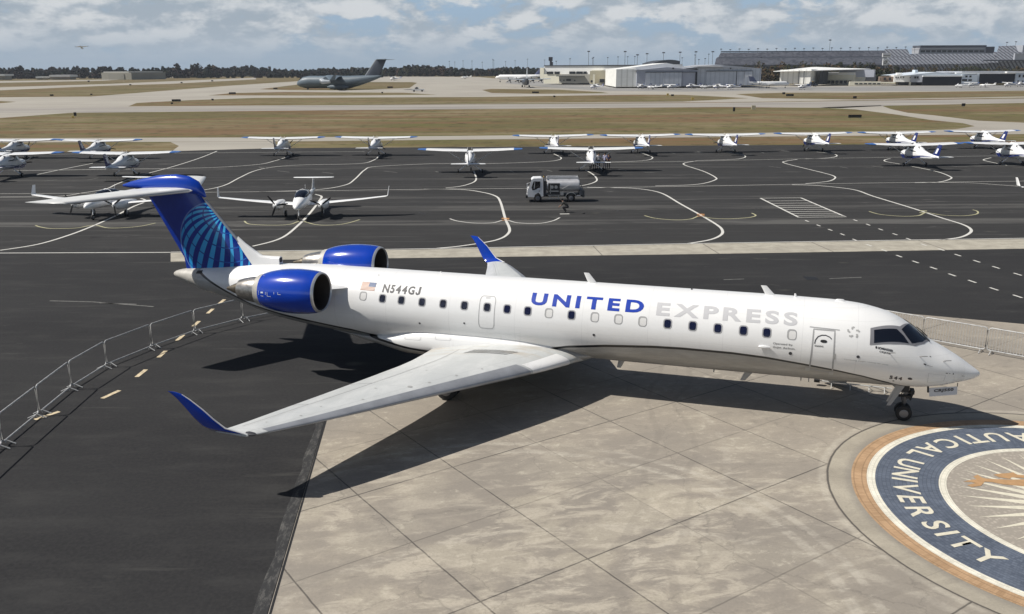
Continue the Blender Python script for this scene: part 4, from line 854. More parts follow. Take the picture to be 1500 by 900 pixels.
b_ = MB(); b_.tube([(NGX-.02, -.08, 1.1), (NGX-.14, -.1, .9), (NGX-.05, -.14, .62)], .022, 6); b_.tube([(NGX+.06, .08, 1.15), (NGX+.12, .1, .85), (NGX+.04, .1, .5)], .02, 6); b_.tube([(NGX-.22, .05, .84), (NGX+.2, .05, .80)], .05, 8); b_.box((NGX+.08, 0, 1.08), (.34, .34, .22)); b_.build('hydraulic_lines', BLACK, ng, True)
for sg in (1, -1):
    mg = empty('main_gear'); mg.parent = jet; gx, gy = 17.05, sg*2.45
    for y in (-.24, .24): wheel(mg, (gx, gy+y, .38), .38, .24)
    gpart(lambda b: (b.tube([(gx, gy, .38), (gx-.02, gy, .85)], .06, 10), b.tube([(gx-.02, gy, .8), (gx-.05, gy-sg*.05, 1.35)], .10, 10), b.tube([(gx, gy-.3, .38), (gx, gy+.3, .38)], .05, 8), b.tube([(gx-.02, gy, .8), (gx-.05, gy-sg*1.1, 1.2)], .05, 8), b.tube([(gx, gy, .85), (gx-.4, gy, 1.3)], .04, 8)), 'strut', HUB, mg)
    b_ = MB(); b_.box((gx-.05, gy+sg*.42, .88), (.55, .03, .62)); b_.build('gear_door', GREYM, mg)
# open airstair door on the far side
ast = empty('airstair'); ast.parent = jet
b_ = MB()
for i in range(6):
    t = i/5; b_.box((4.1, -1.42-1.30*t, 1.42-1.15*t), (.72, .24, .03))
b_.build('steps', GREYM, ast)
b_ = MB(); b_.add([(3.70, -1.33, 1.45), (4.50, -1.33, 1.45), (4.50, -2.85, .12), (3.70, -2.85, .12), (3.70, -1.30, 1.38), (4.50, -1.30, 1.38), (4.50, -2.83, .05), (3.70, -2.83, .05)], [(0, 1, 2, 3), (7, 6, 5, 4), (0, 4, 5, 1), (1, 5, 6, 2), (2, 6, 7, 3), (3, 7, 4, 0)]); b_.build('door_panel', WHITE, ast)
for x in (3.68, 4.52):
    b_ = MB(); b_.tube([(x, -1.36, 1.5), (x, -1.40, 2.2), (x, -1.9, 1.75), (x, -2.75, .95), (x, -2.85, .15)], .018); b_.tube([(x, -2.1, .8), (x, -2.1, 1.57)], .014); b_.build('handrail', METAL, ast)
onskin([(4.5, -1.05), (3.7, -1.05), (3.7, -2.1), (4.5, -2.1)], .006, BLACK, 'door_opening', ast)
# name board hung under the nose
pb = empty('name_board', label='small white sign with charcoal letters hung under the airliner nose', cat='sign'); pb.location = jet.location; pb.rotation_euler = jet.rotation_euler
b_ = MB(); b_.add([(1.47, .36, 1.25), (.66, .36, 1.385), (.64, .36, 1.12), (1.43, .36, .965), (1.47, .34, 1.25), (.66, .34, 1.385), (.64, .34, 1.12), (1.43, .34, .965)], [(0, 1, 2, 3), (7, 6, 5, 4), (0, 4, 5, 1), (1, 5, 6, 2), (2, 6, 7, 3), (3, 7, 4, 0)]); b_.build('board', mat('sign board white', (.56, .57, .60), .5), pb)
bm, w = text_mesh('CRJ550', .56, .125, .05, 1.1)
for v in bm.verts:
    t = v.co.x; v.co = Vector((1.32-t, .366, 1.105+.19*(t-.02)+v.co.y))
for f in bm.faces: f.normal_flip()
bm_obj(bm, 'letters', DGREY, pb)
b_ = MB(); b_.tube([(1.50, .34, 1.30), (1.48, .35, 1.10)], .03); b_.tube([(.66, .34, 1.38), (.66, .33, 1.5)], .012); b_.build('bracket', BLACK, pb)

# ------------------------------------------------------------------ high-wing trainers on the apron
LW = mat('trainer white paint', (.86, .86, .85), .3, coat=.4, vary=.05); TRB = mat('trainer blue paint', (.008, .020, .13), .25, coat=.5); NAVY = mat('trainer navy paint', (.012, .018, .07), .3, coat=.4)
TIPB = mat('wing tip blue', (.04, .13, .38), .35)
def ell(cx, cy, cz, rx, rz, n=14, e=1., y=None):
    k = math.copysign
    return [(cx+rx*k(abs(math.sin(2*pi*i/n))**e, math.sin(2*pi*i/n)), cy, cz+rz*k(abs(math.cos(2*pi*i/n))**e, math.cos(2*pi*i/n))) for i in range(n)]
def wingring(x, le, te, z, th, n=14, vertical=False):
    P = []
    for k in range(n):
        t = (1-math.cos(2*pi*k/n))/2; q = th*math.sin(2*pi*k/n)*(1.2-.8*t)
        P.append((z+q, le+(te-le)*t, x) if vertical else (x, le+(te-le)*t, z+q))
    return P
def trainer():        # nose towards +y, wheels on z = 0
    t = empty('trainer_aircraft')
    b = MB(); b.loft([ell(0, y, z, w, h_, 16, .8) for y, z, w, h_ in ((2.25, 1.18, .28, .24), (2.2, 1.18, .40, .34), (1.9, 1.2, .48, .42), (1.2, 1.22, .52, .47), (.95, 1.32, .54, .58), (.55, 1.52, .56, .76), (-.3, 1.54, .56, .78), (-1.3, 1.50, .50, .70), (-2.0, 1.38, .38, .50), (-3.2, 1.34, .24, .32), (-4.5, 1.34, .13, .20), (-5.2, 1.36, .06, .12))])
    b.build('fuselage', LW, t, True, sharp=60)
    for sg in (1, -1):
        b = MB(); b.loft([wingring(sg*x, le, te, z, th) for x, le, te, z, th in ((.3, 1.0, -.74, 2.25, .19), (2.8, 1.0, -.72, 2.30, .18), (4.6, .88, -.5, 2.38, .14))]); b.build('wing', LW, t, True)
        b = MB(); b.loft([wingring(sg*x, le, te, z, th) for x, le, te, z, th in ((4.603, .876, -.496, 2.38, .138), (5.4, .72, -.33, 2.42, .06), (5.5, .5, -.2, 2.44, .02))]); b.build('wing_tip', TIPB, t, True)
        b = MB(); b.tube([(sg*.55, .42, .98), (sg*2.5, .42, 2.24)], .035); b.build('wing_strut', LW, t, True)
        b = MB(); b.loft([wingring(sg*x, le, te, 1.38, th) for x, le, te, th in ((.02, -4.05, -5.15, .05), (1.65, -4.35, -5.05, .03), (1.74, -4.6, -5.0, .01))]); b.build('tailplane', LW, t, True)
        b = MB(); b.add([(sg*.572, .48, 1.62), (sg*.578, -.42, 1.62), (sg*.50, -1.25, 1.66), (sg*.42, -1.12, 1.95), (sg*.50, -.40, 2.06), (sg*.50, .25, 2.06)], [(0, 1, 2, 3, 4, 5)]); b.build('side_window', GLASS, t)
        b = MB(); b.add([(sg*.52, 2.02, 1.12), (sg*.57, 1.0, 1.18), (sg*.60, .2, 1.05), (sg*.59, -1.0, 1.22), (sg*.36, -2.6, 1.36), (sg*.12, -4.9, 1.44), (sg*.13, -4.85, 1.36), (sg*.38, -2.6, 1.24), (sg*.585, -1.0, .95), (sg*.56, .3, .70), (sg*.50, 1.5, .78)], [tuple(range(11))]); b.build('stripe', TRB, t)
        b = MB(); b.tube([(sg*.42, -.45, .82), (sg*1.22, -.45, .22)], .045); g_ = b.build('gear_leg', LW, t, True); wheel(g_, (sg*1.27, -.45, .20), .20, .15, 'X')
    b = MB(); b.add([(-.44, .72, 1.62), (.44, .72, 1.62), (.40, .30, 2.14), (-.40, .30, 2.14), (-.44, .82, 1.60), (.44, .82, 1.60), (.42, .40, 2.15), (-.42, .40, 2.15)], [(0, 1, 2, 3), (4, 7, 6, 5), (4, 5, 1, 0), (5, 6, 2, 1), (6, 7, 3, 2), (7, 4, 0, 3)]); b.build('windscreen', GLASS, t)
    b = MB(); b.add([(-.30, -1.62, 1.98), (.30, -1.62, 1.98), (.34, -1.28, 2.20), (-.34, -1.28, 2.20)], [(0, 1, 2, 3)]); b.build('rear_window', GLASS, t)
    b = MB(); b.loft([wingring(z, le, te, 0, th, vertical=True) for z, le, te, th in ((1.4, -3.3, -5.15, .06), (1.7, -3.95, -5.2, .05), (2.65, -4.75, -5.5, .035), (2.72, -4.9, -5.5, .015))]); f = b.build('tail_fin', TRB, t, True)
    b = MB(); b.loft([wingring(z, le, te, 0, th, vertical=True) for z, le, te, th in ((1.75, -4.25, -4.95, .056), (2.3, -4.62, -5.2, .05))]); b.build('emblem_panel', LW, f, True)
    b = MB(); b.lathe([(2.24, .16), (2.4, .12), (2.52, .03)], 'Y', (0, 0, 1.18), 12, (True, True)); pr = b.build('propeller', LW, t, True)
    b = MB()
    for a in (.5, .5+pi): b.add([(math.cos(a)*.1-math.sin(a)*.05, 2.34, 1.18+math.sin(a)*.1+math.cos(a)*.05), (math.cos(a)*.95-math.sin(a)*.05, 2.34, 1.18+math.sin(a)*.95+math.cos(a)*.05), (math.cos(a)*.95+math.sin(a)*.05, 2.37, 1.18+math.sin(a)*.95-math.cos(a)*.05), (math.cos(a)*.1+math.sin(a)*.07, 2.38, 1.18+math.sin(a)*.1-math.cos(a)*.07)], [(0, 1, 2, 3)])
    b.build('blades', BLACK, pr)
    b = MB(); b.tube([(0, 1.35, .8), (0, 1.5, .22)], .04); g_ = b.build('gear_leg', LW, t, True); wheel(g_, (0, 1.5, .19), .19, .13, 'X')
    for x in (-.25, .2): 
        b = MB(); b.tube([(x, -.2, 2.38), (x, -.35, 2.62)], .015); b.build('antenna', LW, t)
    bm, w = text_mesh('N491ER', 1.15, .26, .01)
    bm.transform(Matrix.Translation((-.385, -2.62, 1.42)) @ Matrix.Rotation(R(-9), 4, 'Z') @ Matrix.Rotation(R(90), 4, 'Z') @ Matrix.Rotation(R(90), 4, 'X')); bmesh.ops.delete(bm, geom=bm.verts[:], context='VERTS'); bm.free()
    return t
tr0 = trainer(); first = True
TRN = [  # px of wing centre, distance, turn, where
 (20, 97.5, 0, 'high-wing trainer at the left edge of the near parked row, cut by the frame'), (190, 97.5, 0, 'high-wing trainer in the near row just above the airliner tail'),
 (690, 99.5, 0, 'high-wing trainer seen tail-on, alone left of the fuel truck in the near row'), (866, 100.5, 0, 'high-wing trainer in the near row with people standing at its tail'),
 (1337, 104.5, 6, 'high-wing trainer in the near row between the hatched box and the right edge'), (1478, 105.5, 4, 'high-wing trainer in the near row cut by the right edge of the photo'),
 (30, 118, 0, 'high-wing trainer at the left end of the far parked row'), (150, 117, 0, 'high-wing trainer second from the left in the far row, in front of brown grass'),
 (418, 120, 0, 'high-wing trainer parked where the far taxiway joins the apron'), (553, 120, -3, 'high-wing trainer in the far row beyond the airliner engines'),
 (811, 122, 3, 'high-wing trainer in the far row straight above the fuel truck'), (938, 122, 4, 'high-wing trainer in the far row just right of the group of people'),
 (1062, 122.5, 5, 'high-wing trainer in the far row, third left of the hatched box column'), (1190, 124, 6, 'high-wing trainer in the far row directly beyond the hatched box'),
 (1312, 125, 6, 'high-wing trainer in the far row behind and left of the near right trainer'), (1437, 127, 5, 'high-wing trainer farthest right in the far row')]
for px, Y, rz, lab in TRN:
    t = tr0 if first else copy_tree(tr0); first = False
    t.location = (at(px, Y), Y-.1, 0); t.rotation_euler = (0, 0, R(rz+random.uniform(-2, 2)));
    for ch in t.children:
        if ch.name.startswith('propeller'): ch.location = (0, 0, 1.18); ch.rotation_euler = (0, random.uniform(0, 3), 0); ch.location -= ch.rotation_euler.to_matrix() @ Vector((0, 0, 1.18))
    t.scale = (1.05,)*3 if Y < 110 else (1.,)*3; tag(t, lab, 'trainer aircraft', 'high-wing trainers parked on the apron')

# ------------------------------------------------------------------ twin-engine low-wing aircraft
def twin():           # nose towards +y
    t = empty('twin_engine_aircraft')
    b = MB(); b.loft([ell(0, y, z, w, h_, 18, .9) for y, z, w, h_ in ((2.9, 1.08, .05, .05), (2.8, 1.10, .17, .16), (2.4, 1.16, .33, .29), (1.8, 1.22, .46, .40), (1.1, 1.30, .56, .50), (.3, 1.34, .60, .56), (-.8, 1.34, .57, .54), (-1.7, 1.34, .42, .44), (-2.6, 1.38, .24, .28), (-4.2, 1.46, .12, .16), (-5.2, 1.5, .06, .08))]); b.build('fuselage', LW, t, True, sharp=70)
    b = MB(); b.loft([ell(0, y, z, w, h_, 18, .9) for y, z, w, h_ in ((1.65, 1.52, .10, .04), (1.3, 1.62, .36, .17), (.8, 1.72, .47, .30), (0, 1.78, .50, .34), (-.9, 1.76, .46, .30), (-1.6, 1.64, .26, .16), (-1.9, 1.58, .08, .05))]); c = b.build('canopy', GLASS, t, True)
    b = MB(); b.tube([(-.52, .05, 1.6), (-.42, .02, 1.98), (0, .0, 2.14), (.42, .02, 1.98), (.52, .05, 1.6)], .045); b.build('canopy_frame', LW, c, True)
    for sg in (1, -1):
        b = MB(); b.loft([wingring(sg*x, le, te, z, th) for x, le, te, z, th in ((.2, .75, -.85, .98, .11), (1.7, .60, -.80, 1.08, .10), (4.5, .30, -.55, 1.32, .07), (6.45, .05, -.55, 1.52, .05))]); w = b.build('wing', LW, t, True)
        b = MB(); b.loft([wingring(z, le, te, sg*x, th, vertical=True) for z, le, te, x, th in ((1.50, .05, -.55, 6.45, .045), (1.60, -.05, -.6, 6.58, .04), (2.25, -.45, -.80, 6.66, .02))]); b.build('winglet', LW, w, True)
        b = MB(); b.loft([ell(sg*1.72, y, z, wd, h_, 14, .85) for y, z, wd, h_ in ((1.75, 1.16, .14, .14), (1.65, 1.12, .28, .26), (1.2, 1.06, .35, .36), (.3, 1.04, .34, .36), (-.6, 1.06, .22, .24), (-1.2, 1.1, .08, .08))]); e = b.build('engine', LW, t, True)
        b = MB(); b.box((sg*1.72, 1.62, .98), (.32, .12, .16)); b.build('air_intake', BLACK, e)
        b = MB(); b.lathe([(1.72, .13), (1.86, .10), (1.98, .02)], 'Y', (sg*1.72, 0, 1.16), 10, (True, True)); p = b.build('propeller', LW, e, True)
        b = MB()
        for k in range(3):
            a = .4+2*pi*k/3+(.5 if sg > 0 else 0); b.add([(sg*1.72+math.cos(a)*r-math.sin(a)*wd, 1.82, 1.16+math.sin(a)*r+math.cos(a)*wd) for r, wd in ((.1, .04), (.55, .08), (.92, .04), (.92, -.03), (.5, -.07), (.1, -.05))], [tuple(range(6))])
        b.build('blades', BLACK, p)
        b = MB(); b.tube([(sg*1.55, -.1, .8), (sg*1.5, -.15, .26)], .05); g_ = b.build('gear_leg', LW, t, True); wheel(g_, (sg*1.43, -.15, .24), .24, .16, 'X')
    b = MB(); b.loft([wingring(z, le, te, 0, th, vertical=True) for z, le, te, th in ((1.45, -3.7, -5.15, .06), (1.8, -4.1, -5.2, .05), (2.45, -4.6, -5.35, .04))]); f = b.build('tail_fin', LW, t, True)
    b = MB(); b.loft([wingring(x, le, te, 2.47, th) for x, le, te, th in ((-1.65, -4.95, -5.35, .02), (-1.5, -4.8, -5.4, .03), (0, -4.6, -5.45, .04), (1.5, -4.8, -5.4, .03), (1.65, -4.95, -5.35, .02))]); b.build('tailplane', LW, f, True)
    b = MB(); b.tube([(0, 1.95, .85), (0, 2.05, .22)], .05); g_ = b.build('gear_leg', LW, t, True); wheel(g_, (0, 2.05, .2), .20, .13, 'X')
    b = MB(); b.tube([(0, -1.2, 2.05), (.02, -1.3, 2.35)], .012); b.build('antenna', LW, t)
    return t
tw0 = twin()
for i, (px, Y, rz, lab) in enumerate([(446, 69.2, 182, 'white twin-engine T-tail aircraft facing the camera between airliner tail and fuel truck'), (160, 70.0, 171, 'white twin-engine aircraft parked behind the airliner tailplane'), (1608, 73.4, 180, 'white twin-engine aircraft of which only a winglet and wing end show at the right edge')]):
    t = tw0 if i == 0 else copy_tree(tw0)
    t.location = (at(px, Y), Y, 0); t.rotation_euler = (0, 0, R(rz)); tag(t, lab, 'twin-engine aircraft', 'twin-engine aircraft on the apron')

# ------------------------------------------------------------------ fuel truck
g0, g1 = G(771, 297), G(861, 297); tk = empty('fuel_truck', (g0.x, g0.y, 0), 0, 'white cab-over fuel truck with a silver tank parked on the far apron', 'truck')
TL = (g1-g0).length; TS = TL/6.1; tk.scale = (TS, TS, TS)        # local x backwards from the bumper, y away, near side at y = 0
tk.location.y += .1
TW = mat('truck white', (.80, .80, .80), .35, coat=.3, vary=.06); TANK = mat('tank silver', (.60, .60, .61), .35, .35, vary=.12, vscale=2)
def sidepoly(P, y0, y1, name, m, par, smooth=False):
    b = MB(); n = len(P); b.add([(x, y0, z) for x, z in P]+[(x, y1, z) for x, z in P], [tuple(range(n)), tuple(range(2*n-1, n-1, -1))]+[(i, n+i, n+(i+1) % n, (i+1) % n) for i in range(n)]); return b.build(name, m, par, smooth)
cab = sidepoly([(.08, .55), (.10, 1.15), (.25, 1.45), (.52, 2.22), (.72, 2.36), (1.50, 2.38), (1.66, 2.25), (1.70, .60), (1.45, .55), (1.42, .75), (1.18, .95), (.85, .75), (.80, .5)], .05, 1.95, 'cab', TW, tk)
sidepoly([(.52, 1.48), (.72, 2.08), (1.38, 2.08), (1.38, 1.45), (1.15, 1.40), (.98, 1.28), (.60, 1.20)], .035, .048, 'side_window', GLASS, cab)
sidepoly([(.74, 1.35), (.82, 2.05), (.86, 2.05), (.80, 1.35)], .022, .032, 'window_bar', TW, cab)
b_ = MB(); b_.add([(.255, .16, 1.50), (.255, 1.84, 1.50), (.505, 1.80, 2.18), (.505, .20, 2.18)], [(0, 1, 2, 3)]); w_ = b_.build('windscreen', GLASS, cab); w_.location.x = -.03
b_ = MB(); b_.tube([(.38, .02, 1.95), (.10, -.12, 1.9), (.08, -.12, 1.45), (.25, .0, 1.3)], .025); b_.box((.08, -.12, 1.72), (.06, .16, .34)); b_.build('mirror', TW, cab)
b_ = MB(); b_.box((.05, 1.0, .55), (.20, 1.9, .26)); b_.box((.02, .95, .98), (.08, 1.0, .12)); b_.build('bumper', BLACK, cab)
for y in (.32, 1.68): b_ = MB(); b_.lathe([(-.02, .10), (.08, .12)], 'X', (.06, y, .78), 12, (True, True)); b_.build('headlight', mat('lamp glass', (.7, .7, .7), .1), cab)
b_ = MB(); b_.box((1.30, .04, 1.12), (.13, .02, .05)); b_.build('door_handle', BLACK, cab)
sidepoly([(1.7, .52), (5.75, .52), (5.75, .74), (1.7, .74)], .35, 1.65, 'chassis', BLACK, tk)
b_ = MB(); k_ = math.copysign
b_.loft([[(x, 1.0+w*k_(abs(math.sin(2*pi*i/24))**.75, math.sin(2*pi*i/24)), 1.62+h_*k_(abs(math.cos(2*pi*i/24))**.75, math.cos(2*pi*i/24))) for i in range(24)] for x, w, h_ in ((2.02, .80, .48), (2.08, .92, .58), (5.25, .92, .58), (5.32, .80, .48))])
tank = b_.build('tank', TANK, tk, True, sharp=50)
b_ = MB(); b_.box((3.6, .45, 2.34), (3.1, .05, .18)); b_.box((3.6, 1.55, 2.34), (3.1, .05, .18)); b_.box((2.05, 1, 2.34), (.05, 1.14, .18)); b_.box((5.15, 1, 2.34), (.05, 1.14, .18)); b_.build('top_coaming', TANK, tank)
b_ = MB(); [b_.lathe([(0, .22), (.12, .22), (.16, .1)], 'Z', (x, 1, 2.18), 14, (False, True)) for x in (2.9, 4.3)]; b_.build('manhole_lids', DGREY, tank)
b_ = MB(); [b_.tube([(x, .5, 2.42), (x, .5, 2.60)], .02) for x in (2.1, 3.1, 4.1, 5.1)]; b_.tube([(2.1, .5, 2.60), (5.1, .5, 2.60)], .02); b_.tube([(3.3, .02, 1.5), (3.6, .02, 1.35), (4.7, .02, 1.95)], .02); b_.build('handrail', GALV, tank)
b_ = MB(); b_.box((1.86, 1.0, 1.35), (.22, 1.6, 1.5)); b_.build('equipment_rack', DGREY, tk)
b_ = MB(); b_.box((2.75, .10, 1.30), (1.15, .08, 1.15)); pc = b_.build('pump_cabinet', mat('cabinet dark', (.035, .035, .035), .6), tk)
b_ = MB(); [b_.lathe([(-.02, .16), (.02, .16)], 'Y', (x, .05, z), 14, (True, True)) for x, z in ((2.55, 1.5), (2.95, 1.5))]; b_.box((2.75, .05, 1.1), (.9, .02, .10)); b_.box((2.4, .05, 1.30), (.06, .02, .9)); b_.build('gauges', GREYM, pc)
b_ = MB(); b_.box((2.75, .14, .70), (1.2, .16, .08)); b_.box((2.35, .14, .50), (.06, .1, .35)); b_.box((3.2, .14, .5), (.06, .1, .35)); b_.box((2.7, .14, .36), (1.3, .12, .05)); b_.box((3.55, .16, .85), (.3, .3, .35)); b_.build('side_step', GREYM, tk)
for x in (1.14, 4.45):
    for y in (.16, 1.84): wheel(tk, (x, y, .40), .40, .26)
b_ = MB(); b_.loft([[(4.45+r*math.cos(a), y, .42+r*math.sin(a)) for r, y in ((.52, .02), (.56, .02), (.56, .5), (.52, .5))] for a in [pi*i/12 for i in range(13)]], cap=(True, True)); b_.build('mudguard', GREYM, tk)
b_ = MB(); b_.box((5.45, 1.0, .95), (.30, 1.7, .55)); b_.box((5.7, .4, .8), (.2, .3, .7)); b_.tube([(5.3, .25, 1.9), (5.65, .2, 1.3), (5.8, .2, .6)], .04); b_.box((5.15, .1, .62), (.5, .06, .10)); b_.build('rear_equipment', mat('rear gear grey', (.13, .13, .13), .6), tk)
b_ = MB(); b_.box((5.2, .03, .66), (.34, .02, .10)); b_.build('rear_plate', LGREY, tk)
b_ = MB(); b_.lathe([(0, .05), (.12, .04)], 'Z', (1.75, 1, 2.38), 10, (False, True)); b_.build('beacon', mat('beacon amber', (.5, .3, .05), .3), cab)

# ------------------------------------------------------------------ people
SKIN = mat('skin', (.30, .17, .11), .6); HAIR = mat('dark hair', (.012, .009, .008), .7)
def person(loc, rz, joints, shirt, trousers, label, group=None, hair=True):
    """joints: dict name -> (x, y, z) in metres, figure facing +y"""
    J = joints; V = []; Rd = []; E_ = []; ix = {}
    def add(n, p, r, link=None):
        ix[n] = len(V); V.append(p); Rd.append(r)
        if link: E_.append((ix[link], ix[n]))
    add('pelvis', J['pelvis'], .135); add('waist', J['waist'], .125, 'pelvis'); add('chest', J['chest'], .155, 'waist'); add('neck', J['neck'], .055, 'chest'); add('head', J['head'], .095, 'neck'); add('crown', J['crown'], .08, 'head')
    for s in ('l', 'r'):
        add('sh'+s, J['sh'+s], .065, 'chest'); add('el'+s, J['el'+s], .045, 'sh'+s); add('wr'+s, J['wr'+s], .032, 'el'+s); add('ha'+s, J['ha'+s], .038, 'wr'+s)
        for q in (-1, 0, 1):
            h_ = Vector(J['ha'+s]); d_ = (h_-Vector(J['wr'+s])).normalized(); sd_ = d_.cross(Vector((1, 0, 0)))
            add('f%s%d' % (s, q), tuple(h_+d_*.08+sd_*.022*q), .010, 'ha'+s)
        add('hip'+s, J['hip'+s], .10, 'pelvis'); add('kn'+s, J['kn'+s], .065, 'hip'+s); add('an'+s, J['an'+s], .042, 'kn'+s); add('to'+s, J['to'+s], .038, 'an'+s)
    me = bpy.data.meshes.new('person'); me.from_pydata(V, E_, []); o = bpy.data.objects.new('person', me); COL.objects.link(o)
    sk = o.modifiers.new('s', 'SKIN'); sk.use_smooth_shade = True; sb = o.modifiers.new('b', 'SUBSURF'); sb.levels = sb.render_levels = 1
    for v, r in zip(me.skin_vertices[0].data, Rd): v.radius = (r, r)
    me.skin_vertices[0].data[0].use_root = True
    dg = bpy.context.evaluated_depsgraph_get(); dg.update(); m2 = bpy.data.meshes.new_from_object(o.evaluated_get(dg)); bpy.data.objects.remove(o)
    for m in (shirt, trousers, SKIN, BLACK): m2.materials.append(m)
    Vv = [Vector(v) for v in V]; seg = {}
    for p in m2.polygons:
        c = p.center; best = min(E_, key=lambda e: (lambda a, b: (c-(a+(b-a)*max(0, min(1, (c-a).dot(b-a)/max(1e-6, (b-a).length_squared))))).length)(Vv[e[0]], Vv[e[1]]))
        nm = {v: k for k, v in ix.items()}; n2 = nm[best[1]]
        p.material_index = 1 if n2[:2] in ('hi', 'kn', 'an') else 3 if n2[:2] == 'to' else 2 if (n2[:2] in ('ne', 'he', 'cr', 'ha', 'wr') or n2[0] == 'f') else 0
    o = bpy.data.objects.new('person', m2); COL.objects.link(o); o.location = loc; o.rotation_euler = (0, 0, rz); tag(o, label, 'person', group)
    hp = Vector(J['crown']); hd = Vector(J['head']); b = MB(); c = hd*.4+hp*.6
    b.loft([[(c.x+r*math.cos(2*pi*k/12), c.y-.015+r*1.1*math.sin(2*pi*k/12), c.z+z) for k in range(12)] for z, r in ((-.02, .098), (.04, .100), (.08, .085), (.115, .05), (.125, .01))], cap=(False, True)); b.build('hair', HAIR, o, True)
    return o
def stand(h=1.76, arms=0., lean=0., split=.12):
    k = h/1.76
    J = dict(pelvis=(0, 0, .95), waist=(0, .01, 1.10), chest=(0, lean, 1.33), neck=(0, lean+.01, 1.50), head=(0, lean+.03, 1.62), crown=(0, lean+.03, 1.68))
    for s, q in (('l', -1), ('r', 1)):
        J.update({'sh'+s: (q*.18, lean, 1.42), 'el'+s: (q*(.24+arms*.05), lean-.02, 1.14), 'wr'+s: (q*(.22-arms*.10), lean+.04+arms*.2, .92+arms*.18), 'ha'+s: (q*(.21-arms*.15), lean+.08+arms*.24, .84+arms*.22), 'hip'+s: (q*.09, 0, .88), 'kn'+s: (q*(split-.01), .02, .48), 'an'+s: (q*split, -.02, .07), 'to'+s: (q*(split+.01), .13, .04)})
    return {n: (a*k, b*k, c*k) for n, (a, b, c) in J.items()}
SH1 = mat('white shirt', (.62, .62, .66), .8); SH2 = mat('teal shirt', (.05, .13, .15), .8); SH3 = mat('navy shirt', (.02, .02, .06), .8); SH4 = mat('lilac shirt', (.42, .42, .58), .8); TR1 = mat('dark trousers', (.018, .018, .022), .85); TR2 = mat('navy trousers', (.02, .022, .045), .85)
for px, dy, rz, h_, ar, sh, trr, lab in ((866, .7, 20, 1.72, .5, SH3, TR1, 'person in dark clothes leaning by the tail of the middle trainer, leftmost of the group'), (871.5, -.2, -15, 1.75, .4, SH2, TR1, 'person in a teal shirt standing second from left beside the trainer tail'), (877.5, .3, 10, 1.84, .8, SH1, TR1, 'person in a white shirt standing in the middle of the group'), (886.5, .1, -25, 1.86, .2, SH4, TR2, 'person in a lilac white shirt seen from behind, right of the group'), (892, .6, 170, 1.76, .6, SH3, TR1, 'person in navy clothes standing farthest right in the group')):
    g = G(px, 248); person((at(px, g.y+dy), g.y+dy, 0), R(rz), stand(h_, ar), sh, trr, lab, 'people at the tail of a trainer')
g = G(829.5, 311.5)
J = dict(pelvis=(0, -.12, .50), waist=(.0, -.02, .64), chest=(.0, .16, .80), neck=(0, .30, .90), head=(0, .38, .98), crown=(0, .41, 1.03))
for s, q in (('l', -1), ('r', 1)):
    J.update({'sh'+s: (q*.17, .22, .84), 'el'+s: (q*.22, .36, .62), 'wr'+s: (q*.14, .52, .50), 'ha'+s: (q*.10, .58, .44), 'hip'+s: (q*.09, -.12, .44), 'kn'+s: (q*.20, .28, .45), 'an'+s: (q*.16, .02, .09), 'to'+s: (q*.17, .16, .04)})
person((g.x, g.y, 0), R(75), J, mat('worker dark top', (.035, .035, .03), .8), TR1, 'person in dark work clothes crouching on the apron below the fuel truck')
ribbon([(820, 313.8), (834, 313.6)], .28, LINEM)
b_ = MB(); g = G(854, 313); b_.lathe([(0, .16), (.06, .14)], 'Z', (g.x, g.y, 0), 12, (False, True)); tag(b_.build('wheel_chock', RUBBER), 'small black rubber block lying right of the crouching person', 'chock')

# ------------------------------------------------------------------ crowd barriers
def barrier(bars):
    t = empty('crowd_barrier'); Wd = 2.36
    b = MB(); r = .09; P = [(r, 0, 1.06), (Wd-r, 0, 1.06), (Wd-.03, 0, 1.03), (Wd, 0, 1.06-r), (Wd, 0, .14+r), (Wd-.03, 0, .17), (Wd-r, 0, .14), (r, 0, .14), (.03, 0, .17), (0, 0, .14+r), (0, 0, 1.06-r), (.03, 0, 1.03)]
    b.tube(P, .025, 8, True); b.build('frame', GALV, t, True)
    if bars:
        for i in range(1, bars): b = MB(); x = Wd*i/bars; b.tube([(x, 0, .15), (x, 0, 1.05)], .010, 5); b.build('bar', GALV, t)
    for x in (.16, Wd-.16):
        b = MB(); b.tube([(x, -.30, .015), (x, -.24, .04), (x, 0, .15), (x, .24, .04), (x, .30, .015)], .016, 6); b.tube([(x, 0, .15), (x, 0, .04)], .016, 6); b.build('foot', GALV, t)
    return t
LB = [(-15.43, 22.85), (-15.63, 25.3), (-15.78, 27.8), (-15.92, 30.35), (-15.72, 32.80), (-14.87, 35.15), (-13.85, 37.35), (-12.33, 39.32), (-10.45, 40.95), (-8.2, 42.2)]
bar0 = barrier(0); names = ['at the left edge, nearest the camera', 'first whole one inside the left frame edge', 'second along the left curve', 'third along the left curve', 'fourth along the left curve', 'fifth along the left curve, left of the tail', 'sixth along the left curve, below the tail cone', 'behind the airliner belly', 'farthest, hidden mostly by the engines']
for i in range(len(LB)-1):
    t = bar0 if i == 0 else copy_tree(bar0); a, b2 = LB[i], LB[i+1]
    t.location = (a[0], a[1], 0); ang = math.atan2(b2[1]-a[1], b2[0]-a[0]); t.rotation_euler = (0, 0, ang); t.scale.x = math.hypot(b2[1]-a[1], b2[0]-a[0])/2.42
    tag(t, 'open tube crowd barrier, '+names[i], 'crowd barrier', 'open crowd barriers on the left')
p0, p1 = G(1352, 500.5), G(1444.5, 517.5); dv = (p1-p0).normalized(); ln = (p1-p0).length; bar1 = barrier(22)
